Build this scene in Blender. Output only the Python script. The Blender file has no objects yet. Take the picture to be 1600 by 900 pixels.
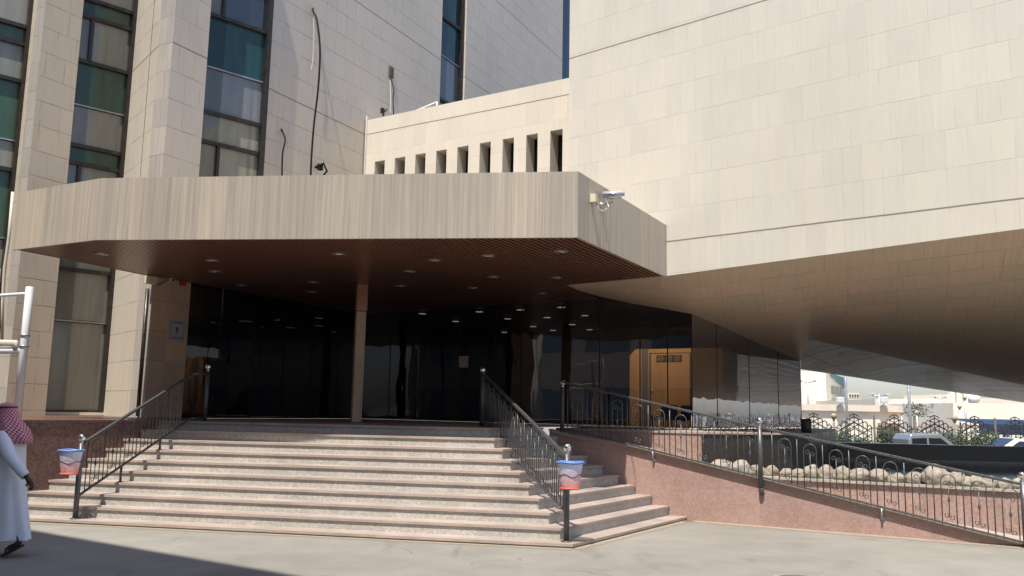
import bpy, bmesh, math, random
from mathutils import Vector, Matrix, noise
rad = math.radians
rnd = random.Random(7)
SC = bpy.context.scene
COL = SC.collection

# ------------------------------------------------------------------ camera
PITCH, ROLL, FPX = 0.140960538, 0.0191900127, 1354.6
CAMZ = 1.75
cp, sp, cr, sr = math.cos(PITCH), math.sin(PITCH), math.cos(ROLL), math.sin(ROLL)
FV = Vector((0, cp, sp)); UU = Vector((0, -sp, cp)); XX = Vector((1, 0, 0))
XV = XX*cr + UU*sr
UV_ = UU*cr - XX*sr
cam_d = bpy.data.cameras.new('camera'); cam = bpy.data.objects.new('camera', cam_d); COL.objects.link(cam)
cam_d.sensor_width = 36; cam_d.lens = FPX/1600*36; cam_d.clip_start = .05; cam_d.clip_end = 2500
m3 = Matrix((XV, UV_, -FV)).transposed()
cam.matrix_world = Matrix.Translation((0, 0, CAMZ)) @ m3.to_4x4()
SC.camera = cam
# ------------------------------------------------------------------ light
SUN_H = Vector((-.335, -.942)).normalized()     # horizontal direction towards the sun
SUN_EL = rad(64)
sun_d = bpy.data.lights.new('sun', 'SUN'); sun = bpy.data.objects.new('sun', sun_d); COL.objects.link(sun)
sun_d.energy = 5.0; sun_d.angle = rad(.5); sun_d.color = (1, .945, .86)
sv = Vector((SUN_H.x*math.cos(SUN_EL), SUN_H.y*math.cos(SUN_EL), math.sin(SUN_EL)))
sun.rotation_euler = (-sv).to_track_quat('-Z', 'Y').to_euler()
sun.location = (0, 0, 40)
W = bpy.data.worlds.new('World'); SC.world = W; W.use_nodes = True
nt = W.node_tree; bg = nt.nodes['Background']
sky = nt.nodes.new('ShaderNodeTexSky'); sky.sky_type = 'NISHITA'; sky.sun_disc = False
sky.sun_elevation = SUN_EL; sky.sun_rotation = math.atan2(SUN_H.x, SUN_H.y)
sky.air_density = 1.3; sky.dust_density = 1.2; sky.ozone_density = 1.2
tn = nt.nodes.new('ShaderNodeMix'); tn.data_type = 'RGBA'; tn.blend_type = 'MULTIPLY'; tn.inputs[0].default_value = 1; tn.inputs[7].default_value = (.94, .95, 1.12, 1)
nt.links.new(sky.outputs[0], tn.inputs[6]); nt.links.new(tn.outputs[2], bg.inputs[0]); bg.inputs[1].default_value = .115
tc = nt.nodes.new('ShaderNodeTexCoord'); sx = nt.nodes.new('ShaderNodeSeparateXYZ'); nt.links.new(tc.outputs['Generated'], sx.inputs[0])
mr = nt.nodes.new('ShaderNodeMapRange'); nt.links.new(sx.outputs[2], mr.inputs[0]); mr.inputs[1].default_value = .04; mr.inputs[2].default_value = .30
mt = nt.nodes.new('ShaderNodeMix'); mt.data_type = 'RGBA'; nt.links.new(mr.outputs[0], mt.inputs[0]); mt.inputs[6].default_value = (.84, .88, 1.12, 1); mt.inputs[7].default_value = (.95, .95, 1.08, 1); nt.links.new(mt.outputs[2], tn.inputs[7])
SC.view_settings.view_transform = 'Standard'; SC.view_settings.look = 'None'
SC.view_settings.exposure = 0.55; SC.view_settings.gamma = 1
SC.render.engine = 'CYCLES'

# ------------------------------------------------------------------ picture-to-place surveying
CAM = Vector((0, 0, CAMZ))
def ray(px, py): return FV + XV*((px-800)/FPX) - UV_*((py-450)/FPX)
def onZ(px, py, z):
    d = ray(px, py); return CAM + d*((z-CAMZ)/d.z)
def onD(px, py, y):
    d = ray(px, py); return CAM + d*(y/d.y)
def adir(a): a = rad(a); return Vector((math.sin(a), math.cos(a), 0))
def onV(px, py, P, a):
    a = rad(a); n = Vector((math.cos(a), -math.sin(a))); d = ray(px, py)
    t = (P[0]*n.x + P[1]*n.y)/(d.x*n.x + d.y*n.y); return CAM + d*t
def flat(v, z=0): return Vector((v[0], v[1], z))

# ------------------------------------------------------------------ materials
def mat(name):
    m = bpy.data.materials.new(name); m.use_nodes = True
    return m, m.node_tree, m.node_tree.nodes['Principled BSDF']
class N:
    def __init__(s, nt): s.nt = nt
    def new(s, t, **k):
        n = s.nt.nodes.new(t)
        for a, b in k.items(): setattr(n, a, b)
        return n
    def link(s, a, b): s.nt.links.new(a, b)
    def val(s, sock, v):
        if hasattr(v, 'is_output') or isinstance(v, bpy.types.NodeSocket): s.link(v, sock)
        else: sock.default_value = v
    def math(s, op, a, b=None, c=None, clamp=False):
        n = s.new('ShaderNodeMath', operation=op, use_clamp=clamp); s.val(n.inputs[0], a)
        if b is not None: s.val(n.inputs[1], b)
        if c is not None: s.val(n.inputs[2], c)
        return n.outputs[0]
    def mix(s, f, a, b, blend='MIX'):
        n = s.new('ShaderNodeMix', data_type='RGBA', blend_type=blend)
        s.val(n.inputs[0], f)
        for i, v in ((6, a), (7, b)):
            if isinstance(v, tuple): v = (*v, 1) if len(v) == 3 else v
            s.val(n.inputs[i], v)
        return n.outputs[2]
    def uv(s): return s.new('ShaderNodeTexCoord').outputs['UV']
    def obj(s): return s.new('ShaderNodeTexCoord').outputs['Object']
    def mapv(s, v, scale, loc=(0, 0, 0)):
        n = s.new('ShaderNodeMapping'); s.link(v, n.inputs[0]); n.inputs['Scale'].default_value = scale
        n.inputs['Location'].default_value = loc; return n.outputs[0]
    def noise(s, v, scale=5, detail=4, rough=.55, dist=0):
        n = s.new('ShaderNodeTexNoise'); s.link(v, n.inputs['Vector'])
        n.inputs['Scale'].default_value = scale; n.inputs['Detail'].default_value = detail
        n.inputs['Roughness'].default_value = rough; n.inputs['Distortion'].default_value = dist
        return n.outputs[0]
    def ramp(s, f, a, b, lo=0., hi=1.):
        n = s.new('ShaderNodeMapRange', clamp=True); s.link(f, n.inputs[0])
        n.inputs[1].default_value = a; n.inputs[2].default_value = b
        n.inputs[3].default_value = lo; n.inputs[4].default_value = hi; return n.outputs[0]
    def bump(s, h, strength, dist, bsdf):
        n = s.new('ShaderNodeBump'); s.link(h, n.inputs['Height'])
        n.inputs['Strength'].default_value = strength; n.inputs['Distance'].default_value = dist
        s.link(n.outputs[0], bsdf.inputs['Normal'])

def plain(name, col, rough=.6, metal=0., spec=.5, var=.0, nscale=8., coat=0.):
    m, nt, b = mat(name); n = N(nt)
    b.inputs['Base Color'].default_value = (*col, 1); b.inputs['Roughness'].default_value = rough
    b.inputs['Metallic'].default_value = metal; b.inputs['Specular IOR Level'].default_value = spec
    b.inputs['Coat Weight'].default_value = coat
    if var:
        f = n.noise(n.obj(), nscale, 5, .6)
        k = n.ramp(f, .3, .7, 1-var, 1+var)
        c = n.new('ShaderNodeVectorMath', operation='SCALE'); c.inputs[0].default_value = col
        n.link(k, c.inputs[3]); n.link(c.outputs[0], b.inputs['Base Color'])
        n.link(n.ramp(f, .3, .7, max(.02, rough-.12), min(1, rough+.12)), b.inputs['Roughness'])
    return m

def travertine(name, base, pw=.33, ph=.63, z0=0., panelvar=.10, vein=.10, joint=.55, tint=(.80, .70, .56), rough=.5, warm=.25, pit=1., vscale=1., stagger=.5, thick=.010, heavy=None, vf=1.):
    """stone panels in courses: every panel has its own tone, vertical veins, pits and stained joints"""
    m, nt, b = mat(name); n = N(nt)
    uv = n.uv(); sep = n.new('ShaderNodeSeparateXYZ'); n.link(uv, sep.inputs[0]); u, v = sep.outputs[0], sep.outputs[1]
    vv = n.math('SUBTRACT', v, z0)
    wob = n.ramp(n.noise(uv, .8, 2), .3, .7, -.004, .004)
    row = n.math('DIVIDE', n.math('ADD', vv, wob), ph); rowi = n.math('FLOOR', row); rf = n.math('FRACT', row)
    # panel column index, random shift per course
    wn = n.new('ShaderNodeTexWhiteNoise', noise_dimensions='1D'); n.link(rowi, wn.inputs[1])
    sh = n.math('MULTIPLY', n.math('ROUND', n.math('MULTIPLY', wn.outputs[0], 2.2)), stagger)
    cu = n.math('ADD', n.math('DIVIDE', u, pw), sh); ci = n.math('FLOOR', cu); cf = n.math('FRACT', cu)
    cmb = n.new('ShaderNodeCombineXYZ'); n.link(ci, cmb.inputs[0]); n.link(rowi, cmb.inputs[1])
    w2 = n.new('ShaderNodeTexWhiteNoise', noise_dimensions='2D'); n.link(cmb.outputs[0], w2.inputs[0])
    rv = w2.outputs[0]
    sepc = n.new('ShaderNodeSeparateColor'); n.link(w2.outputs[1], sepc.inputs[0])
    # neighbours often share a slab: vertical joint only drawn for part of the panels
    # veins, shifted per panel
    off = n.new('ShaderNodeCombineXYZ'); n.link(n.math('MULTIPLY', rv, 37.), off.inputs[0]); n.link(n.math('MULTIPLY', sepc.outputs[1], 11.), off.inputs[1])
    va = n.new('ShaderNodeVectorMath', operation='ADD'); n.link(uv, va.inputs[0]); n.link(off.outputs[0], va.inputs[1])
    ve = n.noise(n.mapv(va.outputs[0], (16*vscale, .8*vf, 1)), 1., 6, .65, .3)
    ve2 = n.noise(n.mapv(va.outputs[0], (60*vscale, 2.5*vf, 1)), 1., 4, .7)
    k1 = n.ramp(ve, .3, .7, 1-vein, 1+vein*.7)
    k2 = n.ramp(ve2, .3, .7, 1-vein*.55, 1+vein*.45)
    k3 = n.ramp(rv, 0, 1, 1-panelvar, 1+panelvar*.6)
    st = n.noise(n.mapv(uv, (.35, .22, 1)), 1., 4, .6)
    k4 = n.ramp(st, .3, .7, .93, 1.05)
    tot = n.math('MULTIPLY', n.math('MULTIPLY', k1, k2), n.math('MULTIPLY', k3, k4))
    # pits
    pt = n.noise(n.mapv(va.outputs[0], (34, 9, 1)), 1., 3, .6)
    pm = n.math('MULTIPLY', n.ramp(pt, .67, .74, 0, 1), n.ramp(sepc.outputs[2], .55, .9, .0, .35*pit))
    c0 = n.mix(n.ramp(sepc.outputs[0], .35, 1., 0, warm), base, tint)
    c0 = n.mix(n.ramp(ve, .52, .75, 0, .5*warm), c0, tint)
    sc = n.new('ShaderNodeVectorMath', operation='SCALE'); n.link(c0, sc.inputs[0]); n.link(tot, sc.inputs[3])
    col = n.mix(pm, sc.outputs[0], (base[0]*.5, base[1]*.45, base[2]*.38))
    jh = n.math('MINIMUM', rf, n.math('SUBTRACT', 1., rf)); jh = n.math('MULTIPLY', jh, ph)
    jv = n.math('MULTIPLY', n.math('MINIMUM', cf, n.math('SUBTRACT', 1., cf)), pw)
    brk = n.ramp(n.noise(n.mapv(uv, (1.5, .9, 1), (3, 9, 0)), 1., 3), .35, .65, .25, 1.)
    mh = n.math('MULTIPLY', n.ramp(jh, thick*.35, thick*.9, 1, 0), brk)
    mv = n.math('MULTIPLY', n.ramp(jv, thick*.3, thick*.8, 1, 0), n.ramp(n.noise(n.mapv(uv, (.7, 2.2, 1), (7, 3, 0)), 1., 2), .45, .6, .08, .6))
    mj = n.math('MULTIPLY', n.math('MAXIMUM', mh, mv), joint)
    col = n.mix(mj, col, (base[0]*.32, base[1]*.27, base[2]*.2))
    if heavy is not None:      # an open movement joint with grime, every storey
        for hz in heavy:
            dz = n.math('ABSOLUTE', n.math('SUBTRACT', n.math('ADD', v, wob), hz))
            hm = n.ramp(dz, .010, .018, .8, 0); col = n.mix(hm, col, (.12, .095, .07))
            dd = n.math('SUBTRACT', hz, v)
            g = n.math('MULTIPLY', n.ramp(dd, 0, .10, 1, 0), n.ramp(dd, -.006, 0, 0, 1))
            g = n.math('MULTIPLY', g, n.ramp(n.noise(n.mapv(uv, (5, 1, 1)), 1., 5, .7), .5, .7, 0, .5)); col = n.mix(g, col, (.30, .24, .17))
    n.link(col, b.inputs['Base Color'])
    b.inputs['Roughness'].default_value = rough; b.inputs['Specular IOR Level'].default_value = .35
    h = n.math('SUBTRACT', n.math('MULTIPLY', ve2, .25), n.math('MAXIMUM', n.math('MAXIMUM', mh, mv), pm))
    n.bump(h, .35, .004, b)
    return m

def granite(name, base, spk, pw=.6, ph=.5, rough=.35, joint=.4, jcol=(.6, .5, .45), scale=90, amt=.6, z0=0., dirt=.15):
    m, nt, b = mat(name); n = N(nt)
    uv = n.uv(); sep = n.new('ShaderNodeSeparateXYZ'); n.link(uv, sep.inputs[0]); u, v = sep.outputs[0], sep.outputs[1]
    vo = n.new('ShaderNodeTexVoronoi'); n.link(uv, vo.inputs['Vector']); vo.inputs['Scale'].default_value = scale*.45
    sc1 = n.new('ShaderNodeSeparateColor'); n.link(vo.outputs['Color'], sc1.inputs[0])
    c = n.mix(n.ramp(sc1.outputs[0], .25, .95, 0, amt), base, spk)
    dk = n.ramp(n.noise(uv, scale*.8, 3, .7), .55, .68, 0, amt*.7)
    c = n.mix(dk, c, (base[0]*.35, base[1]*.32, base[2]*.3))
    cu = n.math('DIVIDE', u, pw); cf = n.math('FRACT', cu); rw = n.math('DIVIDE', n.math('SUBTRACT', v, z0), ph); rf = n.math('FRACT', rw)
    cmb = n.new('ShaderNodeCombineXYZ'); n.link(n.math('FLOOR', cu), cmb.inputs[0]); n.link(n.math('FLOOR', rw), cmb.inputs[1])
    w2 = n.new('ShaderNodeTexWhiteNoise', noise_dimensions='2D'); n.link(cmb.outputs[0], w2.inputs[0])
    st = n.noise(n.mapv(uv, (1.2, .9, 1)), 1., 5, .65)
    k = n.math('MULTIPLY', n.ramp(w2.outputs[0], 0, 1, .93, 1.06), n.ramp(st, .3, .7, 1-dirt, 1+dirt*.6))
    s = n.new('ShaderNodeVectorMath', operation='SCALE'); n.link(c, s.inputs[0]); n.link(k, s.inputs[3])
    jh = n.math('MULTIPLY', n.math('MINIMUM', rf, n.math('SUBTRACT', 1., rf)), ph)
    jv = n.math('MULTIPLY', n.math('MINIMUM', cf, n.math('SUBTRACT', 1., cf)), pw)
    mj = n.math('MULTIPLY', n.ramp(n.math('MINIMUM', jh, jv), .002, .006, 1, 0), joint)
    c = n.mix(mj, s.outputs[0], jcol)
    n.link(c, b.inputs['Base Color']); n.link(n.ramp(st, .3, .7, rough-.08, rough+.15), b.inputs['Roughness'])
    b.inputs['Specular IOR Level'].default_value = .4
    return m

M = {}
HZ = (5.07, 9.42, 13.76, 18.1)
M['block'] = travertine('pale_travertine', (.585, .55, .47), .325, .63, 5.07-.63*8+.002, panelvar=.06, vein=.04, joint=.4, warm=.3, pit=1.6, tint=(.56, .50, .40), heavy=HZ, thick=.009)
M['slat'] = travertine('cream_travertine', (.62, .57, .475), .40, .60, 9.57-.60*15, panelvar=.07, vein=.05, joint=.35, warm=.4, tint=(.57, .515, .42), heavy=(9.57,))
M['tower'] = travertine('aged_travertine', (.56, .51, .43), .42, .63, 9.58-.63*15, panelvar=.07, vein=.06, joint=.75, warm=.5, tint=(.50, .43, .34), heavy=(9.58, 13.36, 17.2), thick=.015)
M['tower2'] = travertine('aged_travertine_left', (.57, .505, .405), .45, .545, 8.66-.545*15, panelvar=.06, vein=.06, joint=.8, warm=.5, tint=(.54, .46, .34), thick=.015)
M['fascia'] = travertine('veined_brown_travertine', (.395, .35, .295), .46, 1.2, 4.25, panelvar=.11, vein=.24, joint=.3, warm=.7, tint=(.43, .365, .285), vscale=.95, vf=.28, pit=1.6, thick=.005, rough=.35)
M['under'] = travertine('stained_soffit_stone', (.66, .53, .39), .80, .72, 0, panelvar=.10, vein=.10, joint=.5, warm=.6, tint=(.60, .43, .31), rough=.75, thick=.022)
M['undertile'] = None
M['pink'] = granite('pink_granite', (.335, .215, .18), (.46, .33, .285), .62, .52, .4, .28, (.42, .31, .27), 90, .5)
M['pinkrough'] = granite('rough_pink_granite', (.30, .19, .155), (.42, .31, .265), .62, 3., .6, .5, (.50, .40, .34), 70, .6, -1.)
M['brown'] = granite('brown_granite', (.115, .062, .05), (.23, .14, .115), .55, .62, .32, .35, (.24, .18, .15), 70, .6, .2)
M['riser'] = granite('speckled_riser_granite', (.375, .35, .31), (.52, .495, .45), 1.35, 3., .6, .35, (.25, .2, .17), 80, .75, -1.)
M['tread'] = granite('pink_tread_granite', (.36, .295, .255), (.42, .355, .31), 1.35, 4., .5, .3, (.32, .25, .2), 110, .4, -1., .24)
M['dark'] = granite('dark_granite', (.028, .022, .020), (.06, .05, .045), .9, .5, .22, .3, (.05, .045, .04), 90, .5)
M['cap'] = plain('concrete_cap', (.36, .315, .27), .8, var=.15, nscale=14)
M['rail'] = plain('grey_metal_paint', (.085, .088, .088), .38, .35, .5, .25, 30)
M['chrome'] = plain('polished_steel', (.75, .74, .72), .12, 1.)
M['galv'] = plain('galvanised_bracket', (.35, .36, .37), .4, .6, var=.2)
M['frame'] = plain('bronze_window_frame', (.045, .036, .032), .35, .5, var=.2)
M['mull'] = plain('black_silicone_seam', (.012, .012, .013), .5)
M['beige'] = plain('beige_render', (.62, .55, .45), .85, var=.05, nscale=1.2)
M['cream'] = plain('cream_render', (.70, .64, .53), .85, var=.05, nscale=.8)
M['beigedk'] = plain('brown_render', (.42, .33, .25), .85, var=.08, nscale=1.)
M['white'] = plain('white_paint', (.72, .73, .72), .35, var=.05, nscale=6)
M['lead'] = plain('lead_cable', (.018, .016, .016), .9, spec=.2)
M['ltcable'] = plain('pale_cable', (.52, .47, .38), .6)
M['fence'] = plain('fence_iron', (.035, .028, .026), .55)
M['post'] = plain('fence_post_paint', (.22, .19, .16), .6)
M['lampglobe'] = plain('dusty_globe', (.36, .28, .19), .5)
M['black'] = plain('black_plastic', (.012, .012, .013), .45)
M['carblack'] = plain('black_car_paint', (.02, .021, .024), .2, coat=.6)
M['carsilver'] = plain('silver_car_paint', (.22, .25, .28), .3, .3, coat=.5)
M['carwhite'] = plain('white_car_paint', (.75, .75, .75), .3, coat=.5)
M['carglass'] = plain('car_window_glass', (.015, .018, .022), .06, spec=.8)
M['tyre'] = plain('tyre_rubber', (.015, .015, .015), .8)
M['blue'] = plain('blue_canvas', (.008, .03, .07), .8, var=.15, nscale=3)
M['teal'] = plain('teal_roof', (.10, .20, .20), .6)
M['asphaltline'] = plain('pale_litter', (.7, .68, .62), .8)
M['rock'] = None
M['skin'] = plain('dark_skin', (.055, .030, .020), .5, var=.1)
M['sandal'] = plain('brown_leather', (.035, .022, .016), .5)
M['steel'] = plain('pole_steel', (.42, .43, .44), .4, .5, var=.1)
M['lamp'] = plain('street_lamp_head', (.62, .64, .66), .4)
M['chair'] = plain('chair_fabric', (.012, .012, .014), .7)
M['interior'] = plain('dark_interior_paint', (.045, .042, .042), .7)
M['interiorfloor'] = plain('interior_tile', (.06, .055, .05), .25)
M['ext_dark'] = plain('drab_facade', (.46, .40, .32), .85, var=.1, nscale=.5)

def m_ground():
    m, nt, b = mat('worn_asphalt'); n = N(nt); o = n.obj()
    a = n.noise(o, .22, 5, .6); c = n.noise(o, 1.6, 6, .65); f = n.noise(o, 55., 4, .7); g = n.noise(n.mapv(o, (1., .25, 1.)), 1.1, 5, .7, .8)
    col = n.mix(n.ramp(a, .35, .65, 0, 1), (.20, .187, .163), (.258, .242, .213))
    k = n.math('MULTIPLY', n.ramp(c, .3, .7, .90, 1.09), n.ramp(f, .25, .75, .86, 1.13))
    k = n.math('MULTIPLY', k, n.ramp(g, .60, .74, 1., .72))
    s = n.new('ShaderNodeVectorMath', operation='SCALE'); n.link(col, s.inputs[0]); n.link(k, s.inputs[3])
    gr = n.ramp(n.noise(o, 22., 5, .8), .66, .74, 0, .35); s0 = s; mixg = n.mix(gr, s0.outputs[0], (.10, .09, .075))
    st2 = n.ramp(n.noise(n.mapv(o, (.55, .55, 1), (4, 9, 0)), 1., 3, .5), .60, .70, 0, .30); mixg = n.mix(st2, mixg, (.12, .11, .095))
    # cracks
    vo = n.new('ShaderNodeTexVoronoi', feature='DISTANCE_TO_EDGE'); w = n.new('ShaderNodeVectorMath', operation='ADD')
    nz = n.new('ShaderNodeTexNoise'); n.link(o, nz.inputs['Vector']); nz.inputs['Scale'].default_value = 1.5
    n.link(o, w.inputs[0]); n.link(nz.outputs['Color'], w.inputs[1]); n.link(w.outputs[0], vo.inputs['Vector']); vo.inputs['Scale'].default_value = .28
    ck = n.math('MULTIPLY', n.ramp(vo.outputs['Distance'], .002, .008, 1, 0), n.ramp(n.noise(o, .6, 2), .5, .62, 0, .55))
    c3 = n.mix(ck, mixg, (.07, .062, .052))
    n.link(c3, b.inputs['Base Color']); b.inputs['Roughness'].default_value = .85; b.inputs['Specular IOR Level'].default_value = .3
    n.bump(f, .5, .004, b); return m
M['ground'] = m_ground()

def m_rock():
    m, nt, b = mat('river_boulder'); n = N(nt); o = n.obj()
    oi = n.new('ShaderNodeObjectInfo')
    col = n.mix(oi.outputs['Random'], (.36, .32, .265), (.30, .25, .20))
    k = n.math('MULTIPLY', n.ramp(n.noise(o, 7, 6, .7), .3, .7, .62, 1.18), n.ramp(n.noise(o, 40, 4, .7), .3, .7, .9, 1.1))
    s = n.new('ShaderNodeVectorMath', operation='SCALE'); n.link(col, s.inputs[0]); n.link(k, s.inputs[3])
    n.link(s.outputs[0], b.inputs['Base Color']); b.inputs['Roughness'].default_value = .8
    n.bump(n.noise(o, 12, 6, .7), .5, .02, b); return m
M['rock'] = m_rock()

def m_tile():
    m, nt, b = mat('diamond_stone_tiles'); n = N(nt); uv = n.uv()
    r = n.new('ShaderNodeMapping'); n.link(uv, r.inputs[0]); r.inputs['Rotation'].default_value = (0, 0, rad(0))
    sep = n.new('ShaderNodeSeparateXYZ'); n.link(r.outputs[0], sep.inputs[0])
    lines = []
    for a, p, t in ((0, 1.3, .030), (1, 1.25, .012)):
        f = n.math('FRACT', n.math('DIVIDE', sep.outputs[a], p)); d = n.math('MULTIPLY', n.math('MINIMUM', f, n.math('SUBTRACT', 1., f)), p)
        lines.append(n.ramp(d, t*.5, t, 1, 0))
    st = n.noise(n.mapv(uv, (1.6, .35, 1)), 1., 6, .7, .4)
    col = n.mix(n.ramp(st, .4, .6, 0, 1), (.66, .56, .42), (.34, .28, .20))
    sp = n.ramp(n.noise(uv, 9., 5, .75), .66, .72, 0, .7); col = n.mix(sp, col, (.55, .52, .46))
    col = n.mix(n.math('MAXIMUM', *lines), col, (.02, .018, .016))
    n.link(col, b.inputs['Base Color']); b.inputs['Roughness'].default_value = .35; return m
M['undertile'] = m_tile()

def m_soffit():
    m, nt, b = mat('brown_metal_slats'); n = N(nt); o = n.obj()
    col = n.mix(n.ramp(n.noise(n.mapv(o, (.5, .5, .5)), 1., 3), .35, .65), (.27, .125, .08), (.33, .155, .10))
    n.link(col, b.inputs['Base Color']); b.inputs['Roughness'].default_value = .30; b.inputs['Metallic'].default_value = .35
    b.inputs['Specular IOR Level'].default_value = .5; return m
M['soffit'] = m_soffit()

def glass(name, tint, refl=.09, wav=0., ior=1.55, rcol=(.9, .92, 1.)):
    m = bpy.data.materials.new(name); m.use_nodes = True; nt = m.node_tree; n = N(nt); nt.nodes.clear()
    out = n.new('ShaderNodeOutputMaterial'); tr = n.new('ShaderNodeBsdfTransparent'); tr.inputs[0].default_value = (*tint, 1)
    gl = n.new('ShaderNodeBsdfGlossy'); gl.inputs['Roughness'].default_value = .0; gl.inputs[0].default_value = (*rcol, 1)
    fr = n.new('ShaderNodeFresnel'); fr.inputs[0].default_value = ior
    fac = n.math('ADD', fr.outputs[0], refl, clamp=True)
    mx = n.new('ShaderNodeMixShader'); n.link(fac, mx.inputs[0]); n.link(tr.outputs[0], mx.inputs[1]); n.link(gl.outputs[0], mx.inputs[2])
    n.link(mx.outputs[0], out.inputs[0])
    if wav:
        bp = n.new('ShaderNodeBump'); w = n.noise(n.mapv(n.uv(), (1.5, .5, 1)), 1., 2, .4)
        n.link(w, bp.inputs['Height']); bp.inputs['Strength'].default_value = wav; bp.inputs['Distance'].default_value = .05
        n.link(bp.outputs[0], gl.inputs['Normal']); n.link(bp.outputs[0], fr.inputs['Normal'])
    return m
M['glassdk'] = glass('smoked_entrance_glass', (.34, .31, .29), .09, .14)
M['glassside'] = glass('smoked_side_glass', (.16, .15, .15), .45, .25, 1.7)
def facade_glass(name, col, rough=.05, spec=.9, wav=.2, var=0.):
    m, nt, b = mat(name); n = N(nt)
    b.inputs['Base Color'].default_value = (*col, 1); b.inputs['Roughness'].default_value = rough
    b.inputs['Specular IOR Level'].default_value = spec; b.inputs['IOR'].default_value = 1.6
    if var:
        uv = n.uv(); st = n.noise(n.mapv(uv, (6, .7, 1)), 1., 5, .6); bd_ = n.ramp(n.noise(n.mapv(uv, (1.3, .02, 1)), 1., 1), .50, .515, .72, 1.25)
        c = n.new('ShaderNodeVectorMath', operation='SCALE'); c.inputs[0].default_value = col; n.link(n.math('MULTIPLY', n.ramp(st, .3, .7, 1-var*.7, 1+var*.7), bd_), c.inputs[3])
        n.link(c.outputs[0], b.inputs['Base Color'])
    w = n.noise(n.mapv(n.uv(), (.8, .5, 1)), 1., 2, .4); n.bump(w, wav, .02, b)
    return m
M['wgreen'] = facade_glass('green_window_glass', (.038, .075, .048), spec=.35, var=.3)
M['wgreen2'] = facade_glass('dark_teal_window_glass', (.014, .045, .045), spec=.35, var=.3)
M['wlight'] = facade_glass('blind_backed_window_glass', (.16, .165, .13), spec=.6, var=.25)
M['wdark'] = facade_glass('unlit_window_glass', (.02, .025, .025))
M['spandrel'] = facade_glass('grey_olive_spandrel_panel', (.19, .185, .15), .12, .6, .1, .18)
M['spandrelb'] = facade_glass('blue_grey_spandrel_panel', (.13, .15, .165), .15, .4, .1, .15)
M['slot'] = facade_glass('black_slot_glass', (.006, .007, .009), .08, .4)
M['bluewin'] = plain('blue_ribbon_window', (.05, .11, .16), .15, spec=.8)

def emis(name, col, s):
    m = bpy.data.materials.new(name); m.use_nodes = True; nt = m.node_tree; nt.nodes.clear()
    o = nt.nodes.new('ShaderNodeOutputMaterial'); e = nt.nodes.new('ShaderNodeEmission'); e.inputs[0].default_value = (*col, 1); e.inputs[1].default_value = s
    nt.links.new(e.outputs[0], o.inputs[0]); return m
M['glow'] = emis('lit_downlight', (1, .93, .85), .42)
M['trim'] = plain('downlight_trim', (.35, .30, .27), .3, .6)
M['reflector'] = plain('downlight_reflector', (.60, .57, .55), .2, .8)
M['wood'] = None
def m_wood():
    m, nt, b = mat('orange_wood_veneer'); n = N(nt)
    g = n.noise(n.mapv(n.uv(), (9, .6, 1)), 1., 5, .6)
    n.link(n.mix(n.ramp(g, .3, .7), (.50, .27, .10), (.60, .34, .13)), b.inputs['Base Color']); b.inputs['Roughness'].default_value = .4; return m
M['wood'] = m_wood()
def m_water():
    m, nt, b = mat('still_dark_water'); n = N(nt)
    b.inputs['Base Color'].default_value = (.004, .007, .006, 1); b.inputs['Roughness'].default_value = .06; b.inputs['Specular IOR Level'].default_value = .5
    n.bump(n.noise(n.mapv(n.obj(), (1, 3, 1)), 4., 3), .12, .02, b); return m
M['water'] = m_water()
def m_leaf(name, a, b_):
    m, nt, b = mat(name); n = N(nt); g = n.new('ShaderNodeNewGeometry')
    n.link(n.mix(n.math('FRACT', n.math('MULTIPLY', g.outputs['Random Per Island'], 7.)), a, b_), b.inputs['Base Color']); b.inputs['Roughness'].default_value = .6; return m
M['leaf'] = m_leaf('hedge_leaf', (.015, .03, .012), (.05, .075, .03))
M['grass'] = m_leaf('grass_blade', (.05, .09, .03), (.12, .15, .05))
def m_check():
    m, nt, b = mat('red_and_white_checked_cloth'); n = N(nt); uv = n.uv()
    ck = n.new('ShaderNodeTexChecker'); n.link(uv, ck.inputs[0]); ck.inputs['Scale'].default_value = 46.
    ck.inputs[1].default_value = (.42, .03, .07, 1); ck.inputs[2].default_value = (.62, .42, .45, 1)
    n.link(ck.outputs[0], b.inputs['Base Color']); b.inputs['Roughness'].default_value = .9; return m
M['check'] = m_check()
M['thobe'] = plain('white_cotton', (.74, .76, .80), .85, var=.04, nscale=10)
def m_bag():
    m = bpy.data.materials.new('thin_plastic_liner'); m.use_nodes = True; nt = m.node_tree; n = N(nt); b = nt.nodes['Principled BSDF']
    o = n.obj(); sep = n.new('ShaderNodeSeparateXYZ'); n.link(o, sep.inputs[0])
    f = n.noise(o, 14., 4, .7)
    h = n.math('ADD', sep.outputs[2], n.math('MULTIPLY', n.math('SUBTRACT', f, .5), .22))
    n.link(n.mix(n.ramp(h, .0, .28), (.62, .22, .16), (.42, .48, .62)), b.inputs['Base Color'])
    b.inputs['Alpha'].default_value = .72; b.inputs['Roughness'].default_value = .35; n.bump(f, .6, .02, b); return m
M['bag'] = m_bag()
M['redplastic'] = plain('red_orange_plastic', (.55, .10, .06), .45)
M['blueplastic'] = plain('blue_plastic_rim', (.10, .19, .45), .45)
M['redbox'] = plain('red_alarm_box', (.42, .035, .02), .4)
M['ivory'] = plain('ivory_plastic', (.62, .58, .40), .5)
M['silver'] = plain('camera_silver', (.62, .64, .66), .25, .6)
M['plate'] = plain('grey_blue_plate', (.42, .43, .48), .35, .3)
M['ink'] = plain('dark_blue_ink', (.02, .025, .07), .6)
M['paper'] = plain('pinkish_paper', (.66, .50, .48), .8)
M['greencloth'] = plain('green_dashboard_cloth', (.10, .30, .14), .8)
M['stain'] = plain('dirty_chipped_hole', (.10, .075, .06), .9)

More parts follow.
